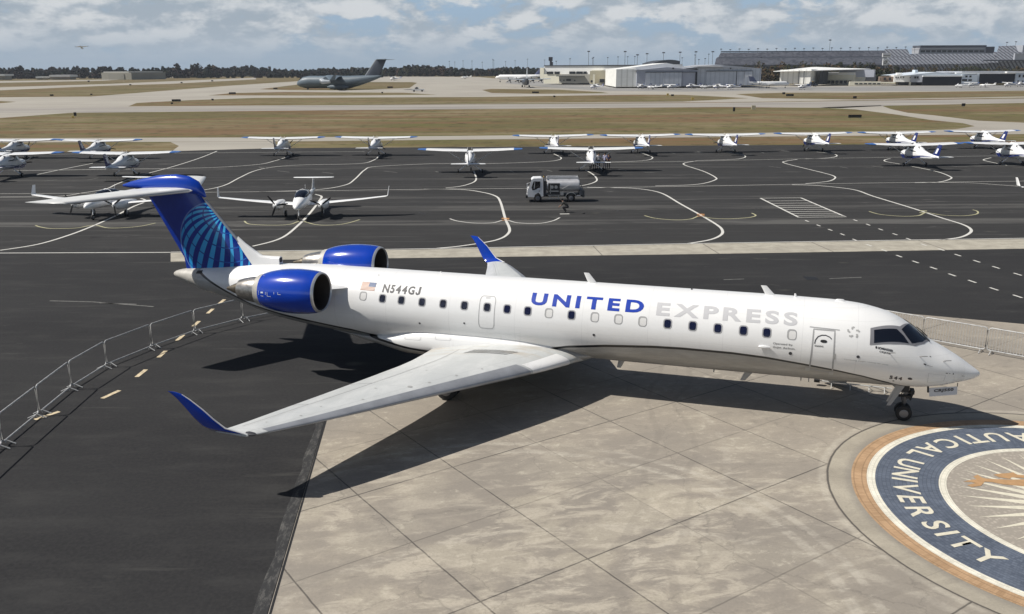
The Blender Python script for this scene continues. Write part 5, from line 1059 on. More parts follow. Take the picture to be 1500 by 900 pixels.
for i, k in enumerate((-1, 0, 1, 2)):
    t = bar1 if i == 0 else copy_tree(bar1); q = p0+dv*ln*k+Vector((.0, -.12*max(0, k-1), 0)); t.location = (q.x, q.y, 0); t.rotation_euler = (0, 0, math.atan2(dv.y, dv.x)-.05*max(0, k-1)); t.scale.x = ln/2.42
    tag(t, 'galvanised crowd barrier with thin upright bars, '+['partly hidden by the cockpit roof', 'directly behind the windscreen', 'right of the nose beside the frame edge', 'beyond the right edge of the frame'][i], 'crowd barrier', 'barred crowd barriers behind the nose')

# ------------------------------------------------------------------ the far side of the airfield
SIGNB = mat('sign board black', (.012, .012, .012), .5); SIGNY = mat('sign yellow', (.6, .45, .12), .5); POST = mat('sign post grey', (.3, .3, .3), .6)
def airsign(px, py, wpx, hpx, label, m=SIGNB, chars=None, name='airfield_sign'):
    g = G(px, py); k = (g.y*math.cos(PITCH)+CH*math.sin(PITCH))/FPX; w, h_ = wpx*k, hpx*k
    t = empty(name, g, 0, label, 'sign', 'airfield signs in the grass'); b = MB(); b.box((0, 0, h_/2+.15*h_), (w, .25, h_*.9)); b.build('board', m, t)
    b = MB(); [b.box((x, 0, h_*.12), (.12, .12, h_*.26)) for x in ((-w*.35, w*.35) if w > 1.2 else (0,))]; b.build('post', POST, t)
    if chars:
        bm, tw_ = text_mesh(chars, w*.86, h_*.5, .02); bm.transform(Matrix.Translation((-w*.43, -.13, h_*.36)) @ Matrix.Rotation(pi/2, 4, 'X')); bm_obj(bm, 'lettering', LGREY, t)
    return t
for a in [(1252, 173.5, 19, 4.6, 'wide black sign with pale characters in the brown grass beyond the right-hand trainers'), (258.5, 149.5, 13, 3.4, 'wide black sign in the narrow grass tongue at left beyond the runway'), (340.5, 138.6, 10, 2.8, 'black sign left of the grey military transport nose'), (403.5, 131.4, 6, 2.2, 'small black sign nearest the military transport nose'),
          (571.5, 129.6, 8, 2.4, 'black sign below the tail of the military transport'), (784.5, 137.2, 10, 2.6, 'black sign below the four-engine turboprop'), (1157, 141.6, 11, 3.2, 'black sign in front of the white business jet'), (1148, 138.8, 4, 3, 'small dark marker left of the sign before the business jet'),
          (1252, 145.2, 5, 3.6, 'small dark sign in the grass before the cream building'), (1411, 156.6, 5, 4.4, 'small dark sign in the grass right of the taxiway bend'), (76, 141.2, 5, 2.4, 'small dark sign at far left in the grass'), (134, 139.8, 3, 2, 'tiny dark marker second from the left in the grass'), (110.5, 171, 3.5, 5.5, 'dark marker where the runway edge meets the grass at left'),
          (252, 153, 3, 2.4, 'tiny dark marker left of the wide sign at left'), (311.5, 147.8, 3, 2.6, 'tiny dark marker right of the wide sign at left'), (1075, 164.5, 3, 6.5, 'thin dark marker in the grass right of centre'), (812, 143, 3, 2.4, 'tiny dark marker below the turboprop wing'), (560, 137.2, 2.5, 2, 'tiny dark marker below the transport main wheels'),
          (130, 120.6, 3, 2, 'tiny dark marker near the beige hangar at left'), (191, 125.4, 3, 1.6, 'tiny dark marker below the beige hangar'), (266, 122.3, 3, 1.6, 'tiny dark marker on the far grass right of the beige hangar'), (311, 119.8, 3, 1.8, 'tiny dark marker farthest back on the left grass')]:
    airsign(*a)
airsign(1103.5, 161, 6, 5.6, 'pale cream marker box in the grass right of centre', mat('marker cream', (.55, .5, .36), .6)); airsign(1014.5, 147.6, 4, 4, 'small yellow marker box in the far grass', SIGNY); airsign(978, 141.2, 3, 3.6, 'thin yellow marker at the far apron edge', SIGNY); airsign(985, 141.4, 4, 2.6, 'dark marker beside the thin yellow one')
airsign(107, 173.6, 3, 3, 'small yellow and white marker at the left runway corner', SIGNY)

def kat(py, px=750): g = G(px, py); return g.y, (g.y*math.cos(PITCH)+CH*math.sin(PITCH))/FPX
def bbox(b, px0, px1, py0, py1, Y, depth, inset=0.):       # box seen between columns px0..px1, base py0, top py1, its front at distance Y
    x0, x1 = at(px0, Y), at(px1, Y); z0 = max(-.5, zat((px0+px1)/2, py0, Y)) if py0 else -.5; z1 = zat((px0+px1)/2, py1, Y)
    b.box(((x0+x1)/2, Y+depth/2+inset, (z0+z1)/2), (x1-x0, depth, z1-z0)); return b
def b_ribs(c1, c2, pitch):
    def f(T, b):
        c = T.coords(); x, y, z = T.xyz(c); r = (((x+y)*(1/pitch)).fract()-.5).abs(); n = T.noise(T.vec(x*.1, y*.1, z*.4), 1, 5, .6)
        T.put(b.inputs['Base Color'], T.mix(T.ss(n, .35, .7, 0, .4), T.mix(T.ss(r, .05, .2), c1, c2), tuple(q*.72 for q in c2))); b.inputs['Roughness'].default_value = .6
    return f
HGW = mat('white ribbed cladding', build=b_ribs((.62, .62, .58), (.80, .80, .76), 3.2)); HGG = mat('grey ribbed cladding', build=b_ribs((.42, .45, .50), (.50, .53, .58), 2.6)); HGP = mat('slate cladding', (.36, .38, .44), .6, vary=.1, vscale=.05)
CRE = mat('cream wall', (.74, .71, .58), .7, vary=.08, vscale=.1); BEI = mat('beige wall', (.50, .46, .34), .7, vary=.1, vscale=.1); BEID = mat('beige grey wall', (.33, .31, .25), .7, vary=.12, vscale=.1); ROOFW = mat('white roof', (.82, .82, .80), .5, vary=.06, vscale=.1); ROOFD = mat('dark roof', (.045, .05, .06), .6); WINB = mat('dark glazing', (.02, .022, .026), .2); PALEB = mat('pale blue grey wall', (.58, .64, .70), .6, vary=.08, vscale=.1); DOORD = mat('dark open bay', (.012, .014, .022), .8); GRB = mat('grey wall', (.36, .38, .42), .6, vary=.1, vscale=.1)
def bld(name, label, cat='building'): return empty(name, (0, 0, 0), 0, label, cat)
def part(root, name, m, *boxes, parent=None):
    for bx_ in boxes: b = MB(); bbox(b, *bx_); o = b.build(name, m, parent or root)
    return o
def facewin(root, m, Y, cells, name='window', py=None):
    for (a, b2, c, d_) in cells: part(root, name, m, (a, b2, c, d_, Y-.3, .28))
def roofprism(root, px0, px1, pyE, pyR, Y, depth, m, name='roof', peak=.5, over=0., name2=None):       # gable whose ridge runs away from the viewer
    x0, x1 = at(px0, Y), at(px1, Y); zE, zR = zat((px0+px1)/2, pyE, Y), zat((px0+px1)/2, pyR, Y); xm = x0+(x1-x0)*peak
    b = MB(); b.add([(x0, Y-over, zE), (x1, Y-over, zE), (xm, Y-over, zR), (x0, Y+depth, zE), (x1, Y+depth, zE), (xm, Y+depth, zR)], [(0, 1, 2), (5, 4, 3), (0, 2, 5, 3), (1, 4, 5, 2), (0, 3, 4, 1)]); return b.build(name, m, root)
# long white terminal building
Yt = 640; t = bld('terminal_building', 'long low white building with dark strip windows behind the turboprop')
part(t, 'upper_wall', ROOFW, (787, 918, 109, 97.2, Yt, 60)); part(t, 'roof', ROOFD, (787, 921, 97.2, 95.6, Yt-.5, 61)); part(t, 'wing_wall', CRE, (781, 787.2, 116, 99.5, Yt-1, 40)); part(t, 'lower_wall', mat('shaded lower wall', (.36, .35, .31), .7, vary=.15, vscale=.05), (816, 864, 122, 109, Yt-6, 60)); part(t, 'lower_wall', CRE, (787, 816, 123, 108.9, Yt-1, 50)); part(t, 'lower_wall', CRE, (864, 880, 123, 103, Yt-3, 50))  # middle lower wall carries its shade as a darker paint colour
facewin(t, WINB, Yt-1.2, [(792, 803, 109, 105.2), (804.4, 813, 109, 105.2)]); facewin(t, WINB, Yt-.2, [(827, 836.5, 108.6, 105), (838, 848, 108.6, 105), (849, 854, 108.6, 105)]); facewin(t, WINB, Yt-6.2, [(828, 835, 119, 116.2), (817, 819, 119, 117.4), (823, 825, 119, 117.4), (840, 842, 119, 117.4)])
part(t, 'canopy', ROOFD, (813, 856, 112.2, 111.4, Yt-8, 8))
t = bld('office_building', 'beige block building with dark doors left of the big hangars'); Yb = 585
part(t, 'wall', BEI, (862, 878, 124, 104, Yb+2, 40), (878, 888, 126, 103.5, Yb, 40)); part(t, 'painted_shade_wall', BEID, (888, 905, 127, 103.8, Yb+.5, 40)); part(t, 'plinth', BEID, (878, 896, 126.5, 115.8, Yb-2, 3)); facewin(t, WINB, Yb-2, [(879, 885.5, 121, 116), (890, 895, 125, 119)]); facewin(t, WINB, Yb+2, [(863.5, 868.5, 121, 117.8)], 'door'); part(t, 'stair', CRE, (868, 871, 124, 109, Yb-1, 2)); part(t, 'shed', WINB, (895, 905, 126, 117, Yb-4, 6)); part(t, 'roof_unit', BEI, (891, 900, 103.8, 101, Yb+6, 6))  # one wall is darker beige: its shade is put into the colour
# two big hangars
Yh = 520
t = bld('hangar', 'big hangar with white ribbed side wall and slate grey front')
part(t, 'side_wall', HGW, (903.5, 933.6, 127.6, 101.6, Yh+2, 60)); part(t, 'front_wall', HGP, (933.6, 1001, 126.8, 103, Yh, 62)); roofprism(t, 903, 1022, 101.8, 92.6, Yh+8, 55, ROOFW, peak=.62); roofprism(t, 930, 1023, 103, 98.6, Yh-.4, 20, HGP, 'gable', peak=.5)
part(t, 'door', HGG, (947, 972, 126.6, 106.4, Yh-.5, .45), (972.3, 999, 126.6, 106.4, Yh-.7, .45)); part(t, 'door_track', ROOFD, (946, 1021, 106.4, 105.5, Yh-.9, .8)); part(t, 'door_gap', DOORD, (1019.4, 1021.8, 126, 105.5, Yh-1, .5)); part(t, 'front_wall', HGP, (1001, 1022, 126.6, 103, Yh-.2, 60)); part(t, 'vent', ROOFD, (985, 987.5, 101.6, 99.2, Yh-1, .5))
t = bld('barrel_roof_hangar', 'dark barrel-roofed hangar rising behind the large grey hangars')
b_ = MB(); x0, x1 = at(957, 600), at(996, 600); zb, zt_ = zat(975, 101, 600), zat(975, 87.8, 600)
b_.loft([[(x0+(x1-x0)*i/14, y, zb+(zt_-zb)*(.42+.58*math.sin(pi*(.12+.62*i/14)))) for i in range(15)]+[(x1, y, zb-6), (x0, y, zb-6)] for y in (600, 650)]); b_.build('roof', ROOFD, t)
part(t, 'front_wall', ROOFW, (958, 985, 101, 95.5, 598, 2), (985, 1000, 100.6, 94.4, 597, 2))
t = bld('hangar', 'large grey gabled hangar with wide closed sliding doors, rightmost big hangar')
part(t, 'front_wall', HGG, (1022, 1115, 125.5, 100.2, Yh+2, 62)); roofprism(t, 1001, 1115.5, 100.6, 94.8, Yh+1.6, 62, GRB, peak=.42); roofprism(t, 1001, 1060, 98.0, 96.0, Yh-1, 3, ROOFW, 'fascia', peak=.6)
part(t, 'door', HGG, (1035, 1079, 125, 104.8, Yh+1.5, .4), (1079.4, 1090.5, 125, 104.8, Yh+1.3, .4), (1091, 1102.5, 125, 104.8, Yh+1.1, .4)); part(t, 'door_track', ROOFD, (1035, 1103, 104.8, 104, Yh+1, .8)); facewin(t, DOORD, Yh+1.6, [(1079, 1079.9, 125, 104.8), (1090.4, 1091.1, 125, 104.8), (1102.4, 1103, 125, 104.8)], 'door_seam'); part(t, 'vent', ROOFD, (1069, 1071, 101.4, 99.4, Yh+1, .5))
t = bld('small_hangar', 'small white ribbed hangar with broad flat white roof'); Ys = 560
part(t, 'wall', HGW, (1136.5, 1168, 123.2, 102.6, Ys, 26), (1168.3, 1185, 123.4, 101.8, Ys-2, 26)); b_ = MB(); x0, x1, x2, x3 = at(1129, Ys), at(1161, Ys), at(1186, Ys), at(1236, Ys+15)
z = lambda p: zat(1160, p, Ys); b_.add([(x0, Ys-4, z(104.6)), (x2, Ys-4, z(103.4)), (x3, Ys+30, z(101.6)), (x1, Ys+30, z(98.6)), (x0, Ys-4, z(105.4)), (x2, Ys-4, z(104.2)), (x3, Ys+30, z(102.4)), (x1+2, Ys+34, z(98.4))], [(0, 1, 2, 3), (7, 6, 5, 4), (0, 4, 5, 1), (1, 5, 6, 2), (2, 6, 7, 3), (3, 7, 4, 0)]); b_.build('roof', ROOFW, t)
part(t, 'side_wall', HGP, (1186, 1234, 113, 102.4, Ys+26, 3)); facewin(t, ROOFD, Ys-2, [(1167.6, 1168.4, 123, 103), (1175, 1175.5, 123, 104)], 'door_seam'); part(t, 'shed', ROOFD, (1185.5, 1192, 124, 104.5, Ys+6, 10))
t = bld('workshop', 'cream low building with curved white roof edge and dark window band'); Yw = 575
part(t, 'wall', CRE, (1193.5, 1250, 118, 110, Yw, 30)); part(t, 'roof', ROOFW, (1193, 1249, 110.2, 106.5, Yw+1, 30)); part(t, 'plinth', CRE, (1193.5, 1250, 124, 117.9, Yw+.6, 28)); facewin(t, WINB, Yw+.4, [(1195+i*5.9, 1199.2+i*5.9, 122.6, 118.2) for i in range(9)])
t = bld('quonset_shed', 'grey barrel shed between the cream building and the brown trees')
b_ = MB(); Yq = 600; rg = []
for y in (0, 34): rg.append([(at(1249, Yq)+(at(1284, Yq)-at(1249, Yq))*(.5-.5*math.cos(pi*i/12)), Yq+y, zat(1265, 119, Yq)+(zat(1265, 105.4, Yq)-zat(1265, 119, Yq))*math.sin(pi*i/12)**.35) for i in range(13)])
b_.loft(rg); b_.build('shell', mat('shed grey', (.17, .175, .19), .5), t, True); facewin(t, DOORD, Yq, [(1257, 1259.5, 117, 112.4)], 'door'); part(t, 'lean_to', GRB, (1247, 1256, 118, 111.5, Yq-4, 4))
t = bld('perimeter_wall', 'low cream wall with dark openings in front of the grey barrel shed', 'wall'); part(t, 'wall', CRE, (1246, 1290, 125.6, 119.6, 560, 1.5)); facewin(t, WINB, 560, [(1254+i*6.2, 1258.5+i*6.2, 123.9, 122) for i in range(6)], 'opening')
t = bld('office_block', 'two-storey white building with small square windows by the brown trees'); Yo = 560
part(t, 'wall', ROOFW, (1309, 1334, 120.4, 110.4, Yo, 20)); part(t, 'wall', GRB, (1333.4, 1352, 120.6, 110.8, Yo-2, 30)); facewin(t, WINB, Yo, [(1311, 1312.6, 114.6, 112.6), (1314, 1315.4, 114.6, 112.6), (1317.5, 1319, 114.6, 112.6), (1321.3, 1322.7, 114.6, 112.6), (1330.5, 1331.8, 114.6, 113)]); facewin(t, WINB, Yo-2, [(1338, 1340.4, 115.2, 112.4), (1341.4, 1343.6, 115.2, 112.4)]); part(t, 'column', CRE, (1331.4, 1333.2, 126, 120, Yo-1, 2), (1350, 1351.6, 126, 120.4, Yo-1, 2)); part(t, 'undercroft', WINB, (1312, 1350, 126, 120.3, Yo+6, 10)); part(t, 'balcony', CRE, (1292, 1313, 122.6, 120.6, Yo-3, 3)); part(t, 'roof_tank', ROOFW, (1309, 1315.5, 109.6, 106.9, Yo+6, 6))
part(t, 'stair_tower', mat('brown annex', (.22, .16, .12), .8), (1290, 1309, 121, 112.6, Yo+2, 12)); facewin(t, WINB, Yo+1.8, [(1294, 1297, 118, 114), (1301, 1304, 118, 114)])
t = bld('open_hangar', 'hangar with a wide dark open bay under a pale low-pitched roof, left one'); Yg = 555
part(t, 'open_bay', DOORD, (1352, 1409, 126, 112.6, Yg, 30)); part(t, 'lintel', ROOFW, (1352, 1411, 112.6, 110.8, Yg-.5, 2)); roofprism(t, 1322, 1432, 110.8, 105.8, Yg+1, 34, PALEB, peak=.45); part(t, 'wall', PALEB, (1409, 1432, 124.4, 109.4, Yg-.2, 30)); facewin(t, WINB, Yg-.4, [(1414, 1417, 113.6, 111), (1420, 1422.8, 113.6, 111), (1410, 1417, 119, 116.2), (1419, 1424, 119, 116.4)]); part(t, 'roof_vent', PALEB, (1339.5, 1343.6, 106.6, 102.6, Yg+12, 4))
t = bld('open_hangar', 'hangar with a wide dark open bay at the right, next to the pale blue office'); part(t, 'open_bay', DOORD, (1433, 1488, 123, 108.4, Yg+2, 30)); part(t, 'lintel', ROOFW, (1400, 1489, 108.4, 106.6, Yg+1.4, 2)); part(t, 'roof', GRB, (1408, 1500, 106.6, 104.8, Yg+3, 34)); part(t, 'roof_edge', ROOFW, (1474, 1530, 107.2, 105.2, Yg+.5, 3)); part(t, 'wall', PALEB, (1488, 1540, 123, 107.2, Yg+.8, 30)); facewin(t, WINB, Yg+.5, [(1492, 1494.4, 113.6, 109.6), (1498, 1500.6, 113.6, 109.8), (1491, 1493.4, 121, 118.2), (1497.6, 1500, 121, 118.4), (1505, 1508, 113.6, 109.8)]); part(t, 'column', PALEB, (1432.4, 1434.2, 124, 108.4, Yg+1, 2))
# far left buildings
t = bld('far_hangar', 'big plain beige hangar in front of the treeline at left', 'building'); Yl = 1080; part(t, 'wall', mat('far hangar beige', (.30, .285, .235), .7, vary=.08, vscale=.05), (145.5, 199, None, 106.6, Yl, 60)); part(t, 'roof', mat('far roof pale', (.50, .49, .45), .6), (148, 193, 106.8, 105.2, Yl+3, 60)); part(t, 'door', mat('far door', (.26, .25, .21), .7), (158, 186, None, 108.6, Yl-.6, .5))
for px0, px1, a, b2, lab in ((74, 104.5, 113, 110, 'long white shed roof before the treeline at far left'), (-8, 9.5, 111.6, 109, 'white shed at the far left edge of the photo'), (54, 64, 114.4, 112.4, 'tiny pale shed between the two white shed roofs')):
    t = bld('far_shed', lab, 'shed'); part(t, 'roof', ROOFW, (px0, px1, a, b2, 1120, 20)); part(t, 'wall', BEID, (px0+.6, px1-.6, None, a, 1122, 16))
# control tower and sign pylon
t = bld('control_tower', 'dark slim control tower standing behind the long white terminal', 'tower'); part(t, 'shaft', mat('tower dark', (.03, .035, .05), .6), (806.6, 809.6, 98, 87.5, 700, 3)); part(t, 'cab', mat('tower dark'), (805, 810.6, 89.4, 83.8, 699, 5)); part(t, 'stair', mat('tower dark'), (808.8, 811.2, 96, 91, 699.5, 2))
t = bld('sign_pylon', 'tall white double sign pylon standing before the grandstand', 'sign'); PYM = mat('pylon white', (.72, .72, .72), .5)
part(t, 'upper_sign', PYM, (1290.6, 1302.2, 84, 78.2, 700, 1.2)); part(t, 'lower_sign', PYM, (1291.8, 1299.2, 96, 86, 700, 1.2)); part(t, 'mast', POST, (1295, 1297, 112, 84, 700.4, .6))
b_ = MB(); Yp = 699.6; P = [(1293.4, 94), (1296.4, 92.6), (1297.6, 90.2), (1295.4, 89.2), (1293.8, 90.6)]; b_.tube([(at(a, Yp), Yp, zat(a, c, Yp)) for a, c in P], .3, 4, True); b_.build('arrow_mark', DGREY, t)
b_ = MB(); bbox(b_, 1291.6, 1301.4, 82, 80.6, Yp, .2); b_.build('sign_band', mat('band grey', (.2, .2, .22), .5), t)
# every building stands on an origin of its own and is turned the way its front faces
TURN = {'terminal_building': -24, 'office_building': -12, 'small_hangar': -34, 'workshop': -34, 'office_block': -14, 'perimeter_wall': -10, 'far_hangar': -18}
for r_ in [o for o in COL.objects if o.type == 'EMPTY' and o.get('category') in ('building', 'tower', 'wall', 'shed', 'sign') and o.location.length < 1e-6 and o.parent is None]:
    P = [v.co for ch in r_.children for v in ch.data.vertices]; pv = Vector(((min(p.x for p in P)+max(p.x for p in P))/2, min(p.y for p in P), 0))
    for ch in r_.children: ch.data.transform(Matrix.Translation(-pv))
    r_.location = pv; r_.rotation_euler = (0, 0, R(TURN.get(r_.name.split('.')[0], 0)))
# lamp posts and floodlight masts
PMAT = mat('mast grey', (.13, .14, .16), .6); LAMPM = mat('lamp head', (.10, .11, .13), .6)
def mast(px, pyt, pyb, Y, hw, label, cat, group):
    x = at(px, Y); z1 = zat(px, pyt, Y); z0 = max(-.5, zat(px, pyb, Y)) if pyb else -.5
    t = empty('light_mast', (x, Y, 0), 0, label, cat, group); b = MB(); b.tube([(0, 0, -.5), (0, 0, z1)], [.26, .18] if Y > 700 else [.14, .1], 5); b.build('pole', PMAT, t)
    b = MB(); b.box((0, 0, z1), (hw*2, .5, hw*.8)); b.build('lamp_head', LAMPM, t); return t
GL = 'floodlight masts along the speedway stand'
for i in range(23): mast(1055.5+13.4*i, 72.3-.16*i+(.8 if i % 2 else 0), 90, 1135, 1.15, 'small floodlight mast on the roofline of the long grandstand', 'light mast', GL)
for px, py in ((1470, 62.4), (1483, 61.5), (1498, 61.6)): mast(px, py, 80, 1150, 1.2, 'small floodlight mast above the right end of the stands', 'light mast', 'floodlight masts at the right end of the stands')
for px, py in ((972, 77.4), (996, 76.8), (1019, 76.2), (1043.5, 76), (916, 75.8), (934, 80.6), (948, 79), (863, 75.6)): mast(px, py, 100, 900, 1.3, 'tall floodlight mast rising behind the big hangars', 'light mast', 'tall floodlight masts behind the hangars')
for px, py in ((870, 84.4), (891, 84.6), (906, 83.6), (920, 83.4), (930.5, 83), (1018, 80.8), (1038, 79.6), (999.5, 85), (1024, 87.6), (1033, 86), (836, 86.4), (816, 90), (869, 86)): mast(px, py, 100, 1150, 1.0, 'thin distant floodlight mast behind the terminal and hangars', 'light mast', 'distant floodlight masts behind the hangars')
for px, py in ((660, 90), (668, 91), (680, 89.4), (693, 89.6), (708, 91.4), (725, 88.4), (742, 90.6), (756, 89.2), (774, 87), (799, 88.2), (723.5, 87.4)): mast(px, py, None, 1400, .9, 'thin mast above the dark treeline at centre', 'light mast', 'thin masts above the central treeline')
mast(1213, 59, 75, 1130, 1.5, 'tallest floodlight mast above the middle of the long grandstand', 'light mast', None); mast(1113.3, 84.6, None, 500, .5, 'slim pale lamp post at the right corner of the big grey hangar', 'light mast', None)
for px, py, in ((1308, 96), (1318, 95), (1327.6, 94.4), (1386, 91), (1391, 91.6), (1402.6, 94.2), (1407, 94.4)): mast(px, py, None, 640, .45, 'pale lamp post standing among the brown trees', 'light mast', 'lamp posts among the brown trees')

# ------------------------------------------------------------------ speedway grandstands
def b_seats(T, b):
    c = T.coords(); x, y, z = T.xyz(c)
    wn = T.node('ShaderNodeTexWhiteNoise', noise_dimensions='2D'); T.put(wn.inputs['Vector'], T.vec(T.m('FLOOR', x*.42+z*.25), T.m('FLOOR', z*.9), 0)); w = X(T, wn.outputs[0])
    col = T.mix(w, (.018, .022, .034), (.085, .09, .112)); col = T.mix(T.ss(T.noise(T.vec(x*.06, 0, z*.3), 1, 4, .6), .4, .65, 0, .4), col, (.075, .08, .10))
    T.put(b.inputs['Base Color'], col); b.inputs['Roughness'].default_value = .8
SEAT = mat('stand seating', build=b_seats)
def b_seatd(T, b):
    c = T.coords(); x, y, z = T.xyz(c); d_ = ((x*.21+z*.16).fract()-.5).abs(); r = ((z*.26).fract()-.5).abs()
    wn = T.noise(T.vec(x*.2, 0, z*.5), 1, 3, .6)
    col = T.mix(T.ss(d_, .16, .26), (.014, .018, .030), (.22, .235, .265)); col = T.mix(T.ss(r, .38, .44, 0, .7), col, (.08, .085, .11)); col = T.mix(T.ss(wn, .4, .7, 0, .35), col, (.12, .125, .15))  # dark diagonals paint the shadows of the stand supports into the colour
    T.put(b.inputs['Base Color'], col); b.inputs['Roughness'].default_value = .8
SEATD = mat('stand blocks and stairs', build=b_seatd)
STEEL = mat('stand steel', (.06, .068, .09), .7); STRIPL = mat('stand walkway', (.34, .35, .38), .7)
def tier(root, pxa, pxb, pya, pyb, Y, m, name='tier', slope=(0, 0), lean=0.):    # raked deck: base row pya, top row pyb (left, right offsets in slope)
    xa, xb = at(pxa, Y), at(pxb, Y); za, zb_ = zat(pxa, pya, Y), zat(pxb, pya+slope[0], Y); ta, tb = zat(pxa, pyb, Y), zat(pxb, pyb+slope[1], Y); dp = (ta-za)*1.4; l = lean*(Y/FPX)
    b = MB(); b.add([(xa, Y, za), (xb, Y, zb_), (xb+0, Y+dp, tb), (xa+l, Y+dp, ta), (xa, Y+dp+2, -.5), (xb, Y+dp+2, -.5), (xb, Y, -.5), (xa, Y, -.5)], [(0, 1, 2, 3), (3, 2, 5, 4), (0, 3, 4, 7), (1, 6, 5, 2), (0, 7, 6, 1)]); return b.build(name, m, root)
t = bld('grandstand', 'very long raked grey grandstand on the horizon above the small hangars', 'grandstand')
tier(t, 1047.5, 1300, 95.2, 85.6, 1085, SEAT, slope=(-.2, -1.2), lean=4); part(t, 'walkway', STRIPL, (1050, 1300, 84.9, 83.8, 1102, 1)); part(t, 'walkway', STEEL, (1050, 1302, 85.6, 84.9, 1101.5, 1))
tier(t, 1052, 1300, 84, 77.4, 1104, SEAT, slope=(-1.2, -2.6), lean=5); part(t, 'lower_wall', STEEL, (1047.5, 1300, 97, 95.1, 1084, 2))
for i in range(44): px = 1058+5.6*i; part(t, 'rear_column', STEEL, (px, px+.5, 84+0, 83, 1101, .6)) if i % 2 else None
part(t, 'roof_edge', STEEL, (1056, 1300, 77.2-.8, 75.6-.8, 1116, 1.5))
t = bld('grandstand', 'checkered-looking grandstand block right of the sign pylon', 'grandstand'); tier(t, 1300, 1343, 95, 84, 1083, SEATD, slope=(0, 0)); tier(t, 1300, 1333, 84, 72, 1100, SEATD); part(t, 'walkway', STRIPL, (1300, 1341, 84.2, 83.6, 1099, 1)); tier(t, 1333, 1343, 85, 79.5, 1100, SEATD)
t = bld('press_tower', 'long flat-roofed tower building above the middle of the stands', 'building'); part(t, 'wall', GRB, (1343.5, 1441, 78.6, 72.6, 1135, 20)); b_ = MB()
for pa, pb, y0, y1, m, n in ((1345, 1441, 69.6, 66.6, STEEL, 'roof'), (1344, 1440, 72.6, 70, STRIPL, 'window_band')): part(t, n, m, (pa, pb, y0, y1, 1133, 22))
part(t, 'side_tower', STEEL, (1440, 1453, 78, 68.6, 1137, 14)); facewin(t, WINB, 1135, [(1346+i*7.8, 1352.4+i*7.8, 76.8, 74) for i in range(12)])
t = bld('grandstand', 'lower diagonal-patterned grandstand below the press tower', 'grandstand'); tier(t, 1343, 1462, 94.5, 79, 1085, SEATD, slope=(-1.5, -.6)); part(t, 'walkway', STRIPL, (1343, 1462, 79, 77.9, 1110, 1)); part(t, 'canopy', STEEL, (1448, 1490, 89.2, 88, 1078, 8))
t = bld('grandstand', 'upper diagonal-patterned grandstand at the right end', 'grandstand'); tier(t, 1462, 1545, 90, 76, 1088, SEATD, slope=(-1, 0)); tier(t, 1459, 1494, 77, 67.6, 1112, SEATD, slope=(0, -1), lean=6); part(t, 'tower_wall', GRB, (1494, 1545, 84, 66.4, 1105, 20)); part(t, 'lower_wall', GRB, (1484, 1545, 88, 78.5, 1080, 3)); part(t, 'canopy', STEEL, (1440, 1545, 89.6, 87.8, 1079, 3))

# ------------------------------------------------------------------ woods
def b_leaf(cols):
    def f(T, b):
        c = T.coords(); x, y, z = T.xyz(c); n = T.noise(T.vec(x*.022, y*.022, 0), 1, 3, .6); m_ = T.noise(T.vec(x*.2, y*.2, z*.2), 1, 3, .6)
        col = T.mix(T.ss(n, .42, .62), cols[0], cols[1]); col = T.mix(T.ss(m_, .45, .65), col, cols[2]); T.put(b.inputs['Base Color'], col); b.inputs['Roughness'].default_value = .9; b.inputs['Specular IOR Level'].default_value = .1
    return f
LEAFL = mat('far mixed wood', build=b_leaf(((.024, .032, .016), (.062, .038, .028), (.011, .019, .011)))); LEAFR = mat('scrub wood', build=b_leaf(((.026, .031, .013), (.10, .066, .038), (.013, .018, .009))))
def wood(name, label, strips, m, seed=1, sz=1.5, nq=70):
    rnd = random.Random(seed); V = []; F = []
    for (pa, pb, Y, rows, dpt, hmin, hmax, step) in strips:
        xa, xb = at(pa, Y), at(pb, Y); n = int((xb-xa)/step*rows)
        for i in range(n):
            x = xa+(xb-xa)*rnd.random(); y = Y+dpt*rnd.random(); hh = (hmin+(hmax-hmin)*rnd.random()**1.6)*(.86+.3*math.sin(x*.011+seed)*math.sin(x*.031)); w = hh*(.26+.16*rnd.random()); tall = rnd.random() < .25
            for k in range(nq):
                u = rnd.random(); a = 2*pi*rnd.random(); rr = w*math.sqrt(rnd.random())*(math.sin(pi*(.12+.88*u))**.5 if not tall else (1-u)*.7+.25); cz = hh*(.12+.88*u)
                cx_, cy_ = x+rr*math.cos(a), y+rr*math.sin(a); q = sz*(.5+rnd.random()*.8)
                d1 = Vector((rnd.uniform(-1, 1), rnd.uniform(-1, 1), rnd.uniform(-1, 1))).normalized()*q; d2 = d1.orthogonal().normalized()*q*.8; o = len(V); c = Vector((cx_, cy_, cz))
                V += [c-d1, c+d2, c+d1, c-d2]; F.append((o, o+1, o+2, o+3))
            o = len(V); r_ = .3; V += [(x-r_, y, -.5), (x+r_, y, -.5), (x+r_*.6, y, hh*.6), (x-r_*.6, y, hh*.6), (x, y-r_, -.5), (x, y+r_, -.5), (x, y+r_*.6, hh*.6), (x, y-r_*.6, hh*.6)]; F += [(o, o+1, o+2, o+3), (o+4, o+5, o+6, o+7)]
    b = MB(); b.add(V, F); o = b.build(name, m, fix=False); return tag(o, label, 'wood', kind='stuff')
wood('treeline', 'dark mixed treeline along the left and central horizon', [(-120, 300, 1290, 5, 90, 9, 17.5, 8), (300, 470, 1420, 4, 90, 8, 12, 8), (470, 790, 1330, 5, 80, 8, 14, 8), (-160, 820, 1560, 5, 60, 11, 16, 9), (-120, 560, 1230, 1.5, 30, 3, 7, 7)], LEAFL, 3, 2.2, 60)
